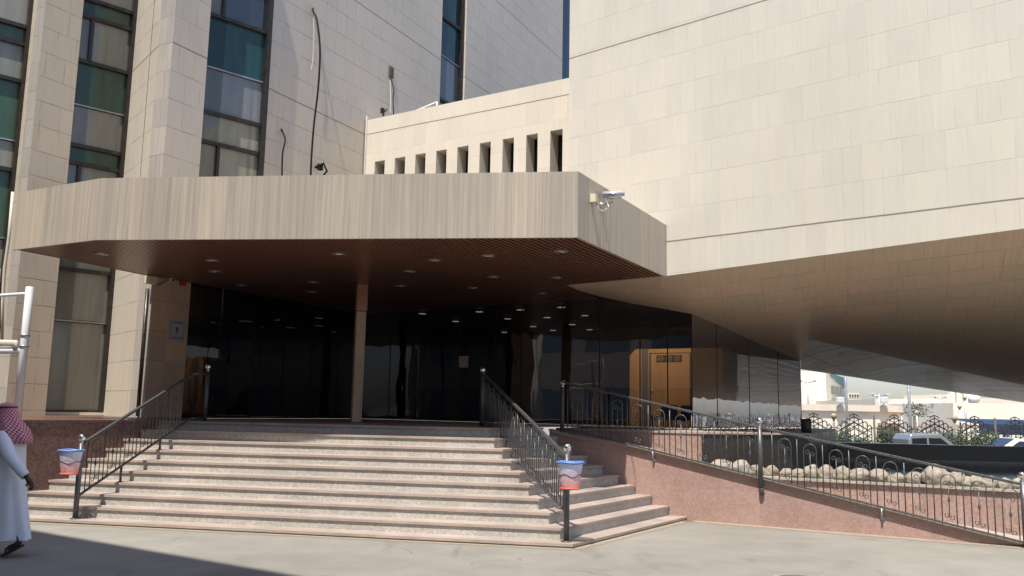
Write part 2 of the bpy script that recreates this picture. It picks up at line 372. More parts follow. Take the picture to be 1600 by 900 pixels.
# ------------------------------------------------------------------ mesh helpers
class MB:
    def __init__(s): s.v = []; s.f = []; s.uv = []; s.mi = []; s.sm = []
    def face(s, pts, uv=None, mi=0, smooth=False):
        i = len(s.v); s.v += [tuple(p) for p in pts]; s.f.append(tuple(range(i, i+len(pts)))); s.uv.append(uv); s.mi.append(mi); s.sm.append(smooth)
    def raw(s, vs, fs, smooth=False, mi=0, uvs=None):
        i = len(s.v); s.v += [tuple(p) for p in vs]
        for k, f in enumerate(fs):
            s.f.append(tuple(i+j for j in f)); s.uv.append([uvs[j] for j in f] if uvs else None); s.mi.append(mi); s.sm.append(smooth)
    def box(s, c, size, ang=0, mi=0):
        """axis box rotated about z: size = along dir(ang), across, height; c = centre"""
        d = adir(ang) if not isinstance(ang, Vector) else ang
        e = Vector((d.y, -d.x, 0)); z = Vector((0, 0, 1)); c = Vector(c)
        a, b, h = size[0]/2, size[1]/2, size[2]/2
        P = [c + d*(sx*a) + e*(sy*b) + z*(sz*h) for sz in (-1, 1) for sx, sy in ((-1, -1), (1, -1), (1, 1), (-1, 1))]
        s.raw(P, [(0, 1, 2, 3), (7, 6, 5, 4), (0, 4, 5, 1), (1, 5, 6, 2), (2, 6, 7, 3), (3, 7, 4, 0)], mi=mi)
    def wall(s, a, b, z0, z1, th=.0, mi=0):
        a = Vector(a); b = Vector(b)
        s.face([flat(a, z0), flat(b, z0), flat(b, z1), flat(a, z1)], mi=mi)
    def prism(s, poly, z0, z1, mi=0, bottom=True, top=True):
        n = len(poly)
        for i in range(n):
            a, b = poly[i], poly[(i+1) % n]
            s.face([flat(a, z0), flat(b, z0), flat(b, z1), flat(a, z1)], mi=mi)
        if top: s.face([flat(p, z1) for p in poly], mi=mi)
        if bottom: s.face([flat(p, z0) for p in reversed(poly)], mi=mi)
    def tube(s, path, r, n=8, cap=True, mi=0, closed=False):
        path = [Vector(p) for p in path]; m = len(path); rr = r if isinstance(r, (list, tuple)) else [r]*m
        vs = []; up = None
        for i, p in enumerate(path):
            if closed: t = path[(i+1) % m]-path[i-1]
            else: t = path[min(i+1, m-1)]-path[max(i-1, 0)]
            t.normalize()
            if up is None: up = t.orthogonal().normalized()
            up = (up - t*up.dot(t)); up = up.normalized() if up.length > 1e-5 else t.orthogonal().normalized()
            q = t.cross(up)
            vs += [p + (up*math.cos(2*math.pi*k/n) + q*math.sin(2*math.pi*k/n))*rr[i] for k in range(n)]
        fs = []
        for i in range(m if closed else m-1):
            j = (i+1) % m
            for k in range(n): fs.append((i*n+k, i*n+(k+1) % n, j*n+(k+1) % n, j*n+k))
        if cap and not closed: fs += [tuple(reversed(range(n))), tuple((m-1)*n+k for k in range(n))]
        s.raw(vs, fs, smooth=n > 5, mi=mi)
    def lathe(s, c, prof, n=20, axis=None, mi=0, smooth=True):
        c = Vector(c); vs = []; z = Vector((0, 0, 1)) if axis is None else Vector(axis).normalized()
        x = z.orthogonal().normalized(); y = z.cross(x)
        for r, h in prof: vs += [c + z*h + (x*math.cos(2*math.pi*k/n) + y*math.sin(2*math.pi*k/n))*r for k in range(n)]
        fs = []
        for i in range(len(prof)-1):
            for k in range(n): fs.append((i*n+k, i*n+(k+1) % n, (i+1)*n+(k+1) % n, (i+1)*n+k))
        fs += [tuple(reversed(range(n))), tuple((len(prof)-1)*n+k for k in range(n))]
        s.raw(vs, fs, smooth=smooth, mi=mi)
    def ball(s, c, r, n=16, mi=0, sq=(1, 1, 1)):
        c = Vector(c); vs = [c+Vector((0, 0, -r*sq[2]))]; k2 = n//2
        for i in range(1, k2):
            t = -math.pi/2+math.pi*i/k2
            for k in range(n): vs.append(c+Vector((math.cos(t)*math.cos(2*math.pi*k/n)*r*sq[0], math.cos(t)*math.sin(2*math.pi*k/n)*r*sq[1], math.sin(t)*r*sq[2])))
        vs.append(c+Vector((0, 0, r*sq[2]))); fs = [(0, 1+(k+1) % n, 1+k) for k in range(n)]
        for i in range(k2-2):
            for k in range(n): a = 1+i*n; fs.append((a+k, a+(k+1) % n, a+n+(k+1) % n, a+n+k))
        L = len(vs)-1; a = 1+(k2-2)*n; fs += [(a+k, a+(k+1) % n, L) for k in range(n)]
        s.raw(vs, fs, smooth=True, mi=mi)
    def build(s, name, mats, parent=None, bevel=0, origin=None, weld=False):
        me = bpy.data.meshes.new(name)
        if parent is not None and origin is None: origin = parent.get('_o', None)
        o0 = Vector(origin) if origin is not None else Vector((0, 0, 0))
        me.from_pydata([tuple(Vector(p)-o0) for p in s.v], [], s.f)
        uvl = me.uv_layers.new(name='UVMap')
        for pi, p in enumerate(me.polygons):
            p.use_smooth = s.sm[pi]; p.material_index = s.mi[pi]
            uu = s.uv[pi]
            if uu is None:
                nn = p.normal
                if abs(nn.z) < .75:
                    t = Vector((-nn.y, nn.x, 0)); t = t.normalized() if t.length > 1e-6 else Vector((1, 0, 0))
                    if t.x + .3*t.y < 0: t = -t
                    uu = [(Vector(s.v[vi]).dot(t), s.v[vi][2]) for vi in p.vertices]
                else: uu = [(s.v[vi][0], s.v[vi][1]) for vi in p.vertices]
            for li, q in zip(p.loop_indices, uu): uvl.data[li].uv = q
        for m in (mats if isinstance(mats, (list, tuple)) else [mats]): me.materials.append(M[m] if isinstance(m, str) else m)
        ob = bpy.data.objects.new(name, me); COL.objects.link(ob)
        if weld or bevel:
            bm = bmesh.new(); bm.from_mesh(me); bmesh.ops.remove_doubles(bm, verts=bm.verts, dist=1e-5)
            bmesh.ops.recalc_face_normals(bm, faces=bm.faces); bm.to_mesh(me); bm.free()
        if bevel:
            bv = ob.modifiers.new('bevel', 'BEVEL'); bv.width = bevel; bv.segments = 2; bv.limit_method = 'ANGLE'
        if parent is not None: ob.parent = parent
        elif origin is not None: ob.location = o0
        return ob

def tag(o, label=None, cat=None, group=None, kind=None):
    if label: o['label'] = label
    if cat: o['category'] = cat
    if group: o['group'] = group
    if kind: o['kind'] = kind
    return o
def thing(name, loc, label, cat, group=None):
    o = bpy.data.objects.new(name, None); COL.objects.link(o); o.location = loc; o.empty_display_size = .2
    o['_o'] = tuple(loc); return tag(o, label, cat, group)
def copy_tree(o, loc, rz, parent=None, **k):
    c = o.copy(); COL.objects.link(c)
    if parent: c.parent = parent
    else: c.location = loc; c.rotation_euler = (0, 0, rz); tag(c, **k)
    for ch in [x for x in list(COL.objects) if x.parent == o]: copy_tree(ch, None, 0, c)
    return c

# ================================================================== layout (plan points, metres)
A = 27.1                                   # direction in which the long tower facade runs
CL = onZ(18, 388, 4.4); CM = onZ(150, 372, 4.4); CR = onZ(903, 368, 4.4); CB = onZ(1042, 431, 4.4)
BA = -50.4                                 # big block front
K = onV(886, 443, CB, BA); K.z = 4.4
c3 = onV(270, 64.5, (-7.68, 17.66), A); pR = onV(324, 90, c3, A); T0 = onV(414, 135, c3, A)
n3 = onV(248, 64.5, c3, -61); r3 = onV(198, 184.5, n3, -39); w1 = onV(112, 135, r3, 46.5)
c2 = onD(66, 58.5, 17.7); p2r = onV(118.5, 135, c2, A); n2 = onV(52, 60, c2, -61); r2 = onV(45, 60, n2, -39); w0 = r2 - adir(46.5)*3.2
J = Vector((-4.19, 24.49, 0)); gA = Vector((2.06, 20.17, 0)); GANG = -55.3
Gc = onV(1081, 490.5, gA, GANG); S = onD(1250, 565, 24)
SLA = -58; SL0 = Vector((-4.31, 24.18, 0))
G0 = 1.46                                  # entrance landing level
RP = Vector((2.96, 14.89, 0)); RA = -60.7; RN = Vector((math.cos(rad(RA)), -math.sin(rad(RA)), 0)); RD = -adir(RA)   # RD: down the ramp, to the right
GL0 = Vector((-7.46, 13.84, 0)); GLA = 29.

# ------------------------------------------------------------------ ground
def build_ground():
    xs = [-900, -300, -100, -40, -20, -10, 0, 5, 7, 9, 12, 20, 40, 100, 300, 900]
    ys = [-900, -200, -60, -20, -5, 5, 12, 20, 25.2, 28, 32, 45, 60, 120, 400, 1800]
    b = MB(); vs = []
    for y in ys:
        for x in xs:
            z = -.65 if (y >= 28 and x >= 5) else 0
            if y >= 28 and x >= 5 and y > 100: z = -.3
            vs.append((x, y, z))
    n = len(xs); fs = [(j*n+i, j*n+i+1, (j+1)*n+i+1, (j+1)*n+i) for j in range(len(ys)-1) for i in range(n-1)]
    b.raw(vs, fs); o = b.build('ground', 'ground'); tag(o, kind='structure')
build_ground()

# ------------------------------------------------------------------ tower with window strips
tower = thing('office_building', (c3.x, c3.y, 0), 'tall travertine office building with full-height green window strips, behind the canopy', 'building')
ZT = 24.
Fd = adir(A); Fn = Vector((Fd.y, -Fd.x, 0))      # outward normal of the tower facade
def Fpt(s): return flat(c3) + Fd*s
def Fs(px, py): return (onV(px, py, c3, A) - c3).dot(Fd)/1.0
sT0 = (flat(T0)-flat(c3)).length
s3a = Fs(690, 60); s3b = Fs(728, 60); s4a = Fs(879, 60); s4b = s4a+1.9
zbase = 4.45
b = MB(); b.wall(Fpt(sT0), Fpt(s3a), zbase, ZT); b.wall(Fpt(s3b), Fpt(s4a), zbase, ZT); b.wall(Fpt(s4b), Fpt(s4b+12), zbase, ZT)
# returns beside the recessed strips and a stone band below strip three
for s in (s3a, s3b, s4a, s4b): b.wall(Fpt(s), Fpt(s)-Fn*.35, zbase, ZT)
b.build('wall', 'tower', tower)
# pilaster beside the canopy
def pilaster(pts, z0, z1, m):
    b = MB()
    for a, c in zip(pts[:-1], pts[1:]): b.wall(a, c, z0, z1)
    return b.build('pilaster', m, tower)
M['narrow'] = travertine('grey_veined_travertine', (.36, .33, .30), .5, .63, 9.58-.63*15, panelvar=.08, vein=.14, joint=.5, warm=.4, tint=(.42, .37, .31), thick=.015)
pilaster([r3, n3], 1.45, ZT, 'tower'); M['peach'] = travertine('peach_bounce_travertine', (.50, .37, .27), .42, .63, 9.58-.63*15, panelvar=.08, vein=.10, joint=.5, warm=.5, tint=(.55, .38, .25), thick=.012)
pilaster([c3, pR, pR - Fn*1.2], 4.43, ZT, 'tower'); pilaster([c3, pR, pR - Fn*1.2], 1.45, 4.43, 'peach'); pilaster([n3, c3], 1.45, ZT, 'narrow')  # peach stone below the canopy also carries the soffit's warm bounce in its colour
pilaster([r2, n2], 1.45, ZT, 'tower2'); pilaster([c2, p2r, p2r - Fn*1.2], 1.45, ZT, 'tower2'); pilaster([n2, c2], 1.45, ZT, 'narrow')
c1 = w0 - adir(A)*.3 + Vector((-.1, 0, 0))
pilaster([w0 - Fd*1.6 + Vector((-.4, 0, 0)), w0 + Fd*.0 + Fn*.3, w0 - Fn*.6], 0, ZT, 'tower2')

def strip(P0, ang, s0, s1, rows, nrm, base_mats=('frame',)):
    """one storey-high element list: (z0, z1, kind); kinds: glass panes or two-pane sash"""
    d = adir(ang); P0 = flat(P0)
    fr = MB(); fw = .055
    def P(s, o=0): return P0 + d*s + nrm*o
    for z0, z1, k in rows:
        w = tag(bpy.data.objects.new('window', None)); COL.objects.link(w); w.parent = tower; w['_o'] = tower['_o']
        f = MB()
        zc = z0
        thin = (k.startswith('wgreen') and z1-z0 > .8 and any(abs(q[1]-z0) < .01 and q[2].startswith('spandrel') for q in rows)) or (k == 'spandrel' and z0 > 3 and z0 < 4)
        f.box(P((s0+s1)/2, .02) + Vector((0, 0, z0)), (s1-s0, .12 if not thin else .06, .085 if not thin else .03), ang)
        f.build('frame', 'frame' if not thin else 'galv', w)
        g = MB()
        if k == 'two':
            mid = s0 + (s1-s0)*.56
            fm = MB(); fm.box(P(mid, .02)+Vector((0, 0, (z0+z1)/2)), (.07, .12, z1-z0), ang); fm.build('mullion', 'frame', w)
            for a, c, mm in ((s0, mid-.035, 'wlight'), (mid+.035, s1, 'wlight')):
                g = MB(); g.wall(P(a), P(c), z0+.03, z1-.03); g.build('pane', mm, w)
        elif k == 'twod':
            mid = s0 + (s1-s0)*.52
            fm = MB(); fm.box(P(mid, .02)+Vector((0, 0, (z0+z1)/2)), (.07, .12, z1-z0), ang); fm.build('mullion', 'frame', w)
            for a, c, mm in ((s0, mid-.035, 'wlight'), (mid+.035, s1, 'wdark')):
                g = MB(); g.wall(P(a), P(c), z0+.03, z1-.03); g.build('pane', mm, w)
        else:
            g.wall(P(s0), P(s1), z0+.03, z1-.03); g.build('pane', k, w)
    z0 = min(r[0] for r in rows); z1 = max(r[1] for r in rows)
    fr.box(P(s1-.03, .06)+Vector((0, 0, (z0+z1)/2)), (.11, .2, z1-z0), ang)
    fr.box(P(s0+.03, .03)+Vector((0, 0, (z0+z1)/2)), (.06, .14, z1-z0), ang)
    fr.build('window_jamb', 'frame', tower)
    bk = MB(); bk.wall(P(s0-.3, -.05), P(s1+.05, -.05), z0-.2, z1+.2); bk.build('backing_panel', 'mull', tower)
d46 = adir(46.5); n46 = Vector((d46.y, -d46.x, 0))
# strip one, left of the pilaster: runs back from r3
L1 = (flat(r3)-flat(w1)).length + .9
def rows1(k): o = 3.5*k; return [(7.55+o, 8.50+o, 'wgreen'), (8.50+o, 9.55+o, 'wgreen')]
rw = [(1.55, 3.55, 'spandrel'), (3.55, 4.7, 'spandrel'), (4.7, 5.35, 'wlight'), (5.35, 6.2, 'two'), (6.2, 7.14, 'two'), (7.14, 7.55, 'wgreen'), (7.55, 8.5, 'spandrel'), (8.5, 9.55, 'wgreen'),
      (9.55, 10.64, 'two'), (10.64, 11.06, 'wgreen'), (11.06, 12.0, 'spandrel'), (12., 13.05, 'wgreen'), (13.05, 14.1, 'two')]
strip(flat(r3)-d46*L1, 46.5, 0, L1, rw, n46)
# strip nought at the left picture edge
rw0 = [(1.5, 4.2, 'wgreen'), (4.2, 5.2, 'spandrel'), (5.2, 6.7, 'wgreen'), (6.7, 7.35, 'spandrel'), (7.35, 8.7, 'wgreen'), (8.7, 9.55, 'two'), (9.55, 9.95, 'wgreen'), (9.95, 10.9, 'spandrel'), (10.9, 12.2, 'wgreen')]
strip(flat(r2)-d46*3.2, 46.5, 0, 3.2, rw0, n46)
# strip two, between pilaster and long wall, above the canopy
L2 = 2.5
rw2 = [(5.1, 6.3, 'wlight'), (6.3, 7.83, 'two'), (7.83, 8.55, 'wlight'), (8.55, 9.65, 'spandrelb'), (9.65, 10.94, 'wgreen2'), (10.94, 12.1, 'twod'), (12.1, 13, 'wgreen2')]
strip(flat(T0)-d46*L2, 46.5, 0, L2, rw2, n46)
rw3 = [(5.2, 8.6, 'spandrelb'), (8.6, 12.15, 'wdark'), (12.15, 13.7, 'spandrelb'), (13.7, 15.07, 'wgreen2'), (15.07, 16.6, 'wgreen2'), (16.6, 18, 'wgreen2')]
strip(Fpt(0)-Fn*.22, A, s3a, s3b, rw3, Fn)
strip(Fpt(0)-Fn*.22, A, s4a, s4b, [(8., 14., 'wgreen2'), (14., 22., 'wgreen2')], Fn)
b = MB(); b.prism([Fpt(sT0+.3)-Fn*2.2, Fpt(s4b+12)-Fn*1.2, Fpt(s4b+12)-Fn*14, Fpt(sT0+.3)-Fn*14], 5.5, ZT, bottom=True); b.build('core', 'tower', tower)

# ------------------------------------------------------------------ low link block with slots
link = thing('low_annex', flat(SL0, 0), 'low cream stone annex with a row of narrow slots, above the canopy', 'building')
sd = -adir(SLA); sn = Vector((-sd.y, sd.x, 0))          # sd: to the right and nearer; sn points away from camera
if sn.y < 0: sn = -sn
Q = flat(SL0)
slots = []
pxs = (543, 588, 633, 680, 726, 772, 820, 867, 916, 966, 1017, 1067, 1121, 1172, 1228, 1280, 1337, 1393)
for i in range(0, 18, 2):
    a = (onV(400+pxs[i]/2.909, 230, SL0, SLA)-flat(SL0)); c = (onV(400+pxs[i+1]/2.909, 230, SL0, SLA)-flat(SL0))
    slots.append((flat(a).dot(sd), flat(c).dot(sd)))
b = MB(); zt, zs, zb = 10.0, 8.71, 5.2; W_ = 7.4
def SP(s, o=0): return Q + sd*s + sn*o
def sface(s0, s1, z0, z1): b.face([flat(SP(s0), z0), flat(SP(s1), z0), flat(SP(s1), z1), flat(SP(s0), z1)], uv=[(s0, z0), (s1, z0), (s1, z1), (s0, z1)])
prev = 0
for s0, s1 in slots: sface(prev, s0, zb, zs); prev = s1
sface(prev, W_, zb, zs); sface(0, W_, zs, zt)
DP = .42
for s0, s1 in slots:
    b.face([flat(SP(s0), zb), flat(SP(s0, DP), zb), flat(SP(s0, DP), zs), flat(SP(s0), zs)])
    b.face([flat(SP(s1), zb), flat(SP(s1, DP), zb), flat(SP(s1, DP), zs), flat(SP(s1), zs)])
    b.face([flat(SP(s0), zs), flat(SP(s1), zs), flat(SP(s1, DP), zs), flat(SP(s0, DP), zs)])
b.face([flat(SP(0), zt), flat(SP(W_), zt), flat(SP(W_, .5), zt), flat(SP(0, .5), zt)])
b.build('wall', 'slat', link)
for s0, s1 in slots:
    g = MB(); g.face([flat(SP(s0, DP-.01), zb), flat(SP(s1, DP-.01), zb), flat(SP(s1, DP-.01), zs), flat(SP(s0, DP-.01), zs)]); g.build('slot_window', 'slot', link)
b = MB(); b.face([flat(SP(0, .5), 9.6), flat(SP(W_, .5), 9.6), flat(SP(W_, 5), 9.6), flat(SP(0, 5), 9.6)]); b.build('roof', 'cap', link)
b = MB(); b.tube([flat(SP(.03, -.02), zb), flat(SP(.03, -.02), 10.12)], .022, 8); b.build('downpipe', 'cap', link)

# ------------------------------------------------------------------ big cantilevered block
block = thing('cantilevered_block', flat(K), 'huge windowless pale stone block hanging over the right side of the entrance', 'building')
Bd = -adir(BA); Bn = adir(39.6)
def BP(s, o=0): return flat(CB) + Bd*s + Bn*o
sK = (flat(K)-flat(CB)).dot(Bd); sE = 13.0
zb0 = 4.4; slope = .034; ZB = 12.6; DB = 13.
b = MB()
ss = [sK, 0, 2, 4, 6, 8, 10, sE]
for a, c in zip(ss[:-1], ss[1:]):
    za = zb0 + max(a, 0)*slope; zc = zb0+max(c, 0)*slope
    b.face([flat(BP(a), za), flat(BP(c), zc), flat(BP(c), ZB), flat(BP(a), ZB)], uv=[(a, za), (c, zc), (c, ZB), (a, ZB)])
b.wall(BP(sK), BP(sK, 3.0), 4.4, ZB); b.wall(BP(sE), BP(sE, DB), 4.9, ZB)
b.face([flat(BP(sK), ZB), flat(BP(sE), ZB), flat(BP(sE, DB), ZB), flat(BP(sK, DB), ZB)])
b.wall(BP(sK, DB), BP(sE, DB), 4.5, ZB); b.wall(BP(sK, 3), BP(sK, DB), 5.6, ZB)
b.build('wall', 'block', block)
# hull-like underside
low = [(flat(K), 4.4, sK), (flat(K)*.55+flat(onV(937, 463, gA, GANG))*.45, 4.4, -1.4)]
def addlow(p, s): low.append((flat(p), p.z, s))
addlow(onV(937, 463.5, gA, GANG), -.9); addlow(onV(975, 471.5, gA, GANG), -.5); addlow(onV(1025, 480.5, gA, GANG), -.1); addlow(Gc, .5)
SA = math.degrees(math.atan2(S.x-Gc.x, S.y-Gc.y))
addlow(onV(1120, 507, Gc, SA), .9); addlow(onV(1170, 530, Gc, SA), 1.4); addlow(onV(1215, 549, Gc, SA), 1.9); addlow(S, 2.4)
fold0 = onD(1263, 530, 21.8); fold1 = onD(1600, 602, 26); fdir = (fold1-fold0)
for t in (0, .2, .4, .6, .8, 1., 1.25, 1.5): addlow(fold0+fdir*t, 2.9+t*3.9+max(0, t-.5)*1.2)
def topz(s): return zb0 + max(s, 0)*slope
NT = 14; rowsv = []; uvs = []
# resample lower polyline finely
lows = []
for (p, z, s), (p2, z2, s2) in zip(low[:-1], low[1:]):
    for k in range(4):
        t = k/4; lows.append((p.lerp(p2, t), z+(z2-z)*t, s+(s2-s)*t))
lows.append(low[-1])
cum = 0; vs = []; vu = []
for i, (p, z, s) in enumerate(lows):
    T = flat(BP(s), topz(s)); L = flat(p, z); ln = (L-T).length
    for k in range(NT+1):
        t = k/NT; q = T.lerp(L, t); q.z -= math.sin(math.pi*t)*(.035*ln)*min(1, ln/3)
        vs.append(q); vu.append(((BP(s)+Vector((0, 0, 0))).dot(Bd)+t*0, t*ln))
fs = [(i*(NT+1)+k, (i+1)*(NT+1)+k, (i+1)*(NT+1)+k+1, i*(NT+1)+k+1) for i in range(len(lows)-1) for k in range(NT)]
b = MB(); b.raw(vs, fs, smooth=True, uvs=vu); b.build('underside', 'under', block)
# second, flatter underside with wide diagonal joints, beyond the fold
E0 = onD(1251, 577, 25); E1 = onD(1600, 629, 33); ed = E1-E0
b = MB(); n_ = 12
for i in range(n_):
    t0, t1 = i/n_*1.5, (i+1)/n_*1.5
    f0, f1 = fold0+fdir*t0, fold0+fdir*t1; e0, e1 = E0+ed*t0, E0+ed*t1
    def q(p): return (p.x*.75+p.y*.35, p.y*.35-p.x*.4)
    b.face([f0, f1, e1, e0], uv=[q(f0), q(f1), q(e1), q(e0)])
b.face([fold0, E0, S + Vector((.02, 0, 0))], uv=[q(fold0), q(E0), q(S)])
b.build('tiled_underside', 'undertile', block)
b = MB(); e15 = E0+ed*1.5
b.face([E0, e15, flat(e15, 6), flat(E0, 6)]); b.face([e15, fold0+fdir*1.5, flat(fold0+fdir*1.5, 6), flat(e15, 6)])
b.build('rear_wall', 'block', block)

# ------------------------------------------------------------------ canopy
canopy = thing('entrance_canopy', flat(CM, 0), 'wide angular canopy with veined brown travertine fascia over the entrance steps', 'canopy')
ZC0, ZC1 = 4.4, 5.40
poly = [flat(p) for p in (CL, CM, CR, CB)]
outer = [CL, CM, CR, CB - Bd*.0]
b = MB()
def inset(p, d=.25):
    return p
for a, c in zip(outer[:-1], outer[1:]): b.wall(a, c, ZC0-.03, ZC1)
# inner lip and bottom edge of the fascia
ctr = Vector((-2, 18, 0))
for a, c in zip(outer[:-1], outer[1:]):
    d = (flat(c)-flat(a)).normalized(); nn = Vector((-d.y, d.x, 0)); nn = nn if nn.dot(ctr-flat(a)) > 0 else -nn
    b.face([flat(a, ZC0-.03), flat(c, ZC0-.03), flat(c, ZC0-.03)+nn*.05, flat(a, ZC0-.03)+nn*.05])
    b.face([flat(a, ZC0-.03)+nn*.05, flat(c, ZC0-.03)+nn*.05, flat(c, ZC0+.1)+nn*.05, flat(a, ZC0+.1)+nn*.05])
P3m = flat(c3)
b.wall(CL, flat(c3), ZC0-.01, ZC1)
b.build('fascia', 'fascia', canopy)
b = MB(); b.face([flat(p, ZC1-.004) for p in (CL, CM, CR, BP(-.02), BP(sK), Vector((2., 23, 0)), SP(0), Fpt(sT0), pR, c3)]); b.build('roof', 'cap', canopy)
# slatted soffit: strips along A clipped to the soffit polygon
sofp = [flat(CL), flat(CM), flat(CR), flat(CB), flat(K), flat(onV(937, 463.5, gA, GANG)), J+Vector((0, 0, 0)), flat(pR), flat(c3)]
def clip(poly, nx, c, sign):
    out = []
    for i in range(len(poly)):
        a, b_ = poly[i], poly[(i+1) % len(poly)]
        da = (a.dot(nx)-c)*sign; db = (b_.dot(nx)-c)*sign
        if da >= 0: out.append(a)
        if (da >= 0) != (db >= 0): out.append(a.lerp(b_, da/(da-db)))
    return out
sb = MB(); gap = MB(); ps = [p.dot(Fn) for p in sofp]; c = min(ps); pitch = .105
while c < max(ps):
    pl = clip(clip(sofp, Fn, c, 1), Fn, c+pitch-.035, -1)
    if len(pl) >= 3:
        sb.face([flat(p, ZC0) for p in pl])
    for e in (c, c+pitch-.035):
        xs = []
        for i in range(len(sofp)):
            a, b_ = sofp[i], sofp[(i+1) % len(sofp)]; da = a.dot(Fn)-e; db = b_.dot(Fn)-e
            if (da >= 0) != (db >= 0): xs.append(a.lerp(b_, da/(da-db)))
        xs.sort(key=lambda p: p.dot(Fd))
        for a, b_ in zip(xs[::2], xs[1::2]): gap.face([flat(a, ZC0), flat(b_, ZC0), flat(b_, ZC0+.03), flat(a, ZC0+.03)])
    c += pitch
sb.build('slatted_soffit', 'soffit', canopy)
gap.face([flat(p, ZC0+.03) for p in sofp]); gap.build('soffit_backing', 'mull', canopy)
for px, py in ((158, 396), (332, 407), (336, 424), (377, 446), (489, 441), (530, 397), (625, 447), (678, 407), (640, 424), (762, 400), (876, 393), (770, 433), (868, 434), (739, 450), (846, 458), (487, 456)):
    p = onZ(px, py, ZC0)
    d_ = MB(); d_.lathe((p.x, p.y, ZC0-.018), [(.115, 0), (.13, .008), (.13, .02)], 20)
    r = d_.build('downlight', 'trim', canopy)
    d_ = MB(); d_.lathe((p.x, p.y, ZC0-.021), [(.085, 0), (.085, .004)], 20); q_ = d_.build('lens', 'reflector', r, origin=canopy['_o'])

# ------------------------------------------------------------------ lobby glass and interior
glaz = thing('entrance_glass_wall', flat(gA), 'dark smoked glass wall of the entrance lobby under the canopy', 'glass wall')
jo = flat(pR)+Fd*.02
def pane(a, c, z0, zc0, zc1, m='glassdk'):
    b = MB(); L = (flat(c)-flat(a)).length; u0 = rnd.uniform(0, 90)
    b.face([flat(a, z0), flat(c, z0), flat(c, zc1), flat(a, zc0)], uv=[(u0, z0), (u0+L, z0), (u0+L, zc1), (u0, zc0)])
    return b.build('glass_pane', m, glaz)
def seam(p, z1, w=.022): b = MB(); b.box(flat(p, (G0+z1)/2), (w, w, z1-G0), A); b.build('mullion', 'mull', glaz)
# left run, parallel to the tower
Ls = 6; a0 = flat(pR)-Fn*.12; a1 = J
for i in range(Ls):
    p, q_ = a0.lerp(a1, i/Ls), a0.lerp(a1, (i+1)/Ls)
    pane(p, q_, G0, ZC0+.07, ZC0+.07); seam(q_, ZC0)
gd = (gA-J); GLd = adir(GANG)
gpx = [720, 774, 815, 878, 937, 1000, 1043, 1081]; gp = [J]+[flat(onV(x, 560, gA, GANG)) for x in gpx]
gzt = [4.47]*5+[4.42] + [onV(1000, 476, gA, GANG).z, onV(1043, 483.5, gA, GANG).z, Gc.z]
pts = list(zip(gp, gzt))
for (p, z), (q_, z2) in zip(pts[:-1], pts[1:]): pane(p, q_, G0, z, z2); seam(q_, z2)
sz = [(flat(Gc), Gc.z)] + [(flat(onV(x, 560, Gc, SA)), onV(x, y, Gc, SA).z) for x, y in ((1120, 507), (1170, 530), (1215, 549))] + [(flat(S), S.z)]
for (p, z), (q_, z2) in zip(sz[:-1], sz[1:]): pane(p, q_, G0, z, z2, 'glassside'); seam(q_, z2, .015)
b = MB(); b.wall(J-adir(A)*.01, J + Vector((0, 0, 0)), G0, ZC0); 
# interior shell
inn = thing('lobby_interior', flat(gA), 'dark lobby room seen through the smoked glass', 'room')
RB1 = flat(S)+adir(-50)*.0; back = [flat(pR)-Fn*1.3, J+Fd*.0-Fn*.0]
fl = [a0, J, flat(Gc), flat(S), flat(S)+adir(-52)*14, flat(S)+adir(-52)*14+adir(-120)*8]
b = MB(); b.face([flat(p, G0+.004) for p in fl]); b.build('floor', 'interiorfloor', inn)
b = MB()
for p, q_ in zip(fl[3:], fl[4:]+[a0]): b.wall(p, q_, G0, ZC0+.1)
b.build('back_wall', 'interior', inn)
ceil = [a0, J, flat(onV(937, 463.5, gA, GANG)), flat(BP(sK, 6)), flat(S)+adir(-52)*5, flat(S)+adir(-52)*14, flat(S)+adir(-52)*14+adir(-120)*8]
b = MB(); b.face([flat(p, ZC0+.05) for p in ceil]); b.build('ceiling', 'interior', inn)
b = MB(); b.face([flat(onV(937, 463.5, gA, GANG), 4.39), flat(Gc, 4.39), flat(S, 4.39), flat(S+adir(-52)*5, 4.39), flat(BP(sK, 6), 4.39)]); b.wall(Gc+Vector((0, .05, 0)), S, 3.95, 4.4); b.build('bulkhead', 'interior', inn)
for px, py in ((749, 487), (712, 502), (793, 498), (833, 510), (813, 484), (788, 519), (855, 496), (864, 516), (877, 480), (894, 507), (914, 493), (896, 524), (921, 515), (563, 500), (660, 490)):
    p = onZ(px, py, 4.37)
    d_ = MB(); d_.lathe((p.x, p.y, 4.36), [(.10, 0), (.10, .01)], 16); r = d_.build('ceiling_lamp', 'glow', inn)
b = MB(); b.prism([fl[0]+Vector((0, -.0, 0)), fl[1], flat(onV(937, 463.5, gA, GANG)), fl[2], fl[3], fl[4], fl[5]], 4.47, 4.62); b.build('roof_slab', 'interior', inn)
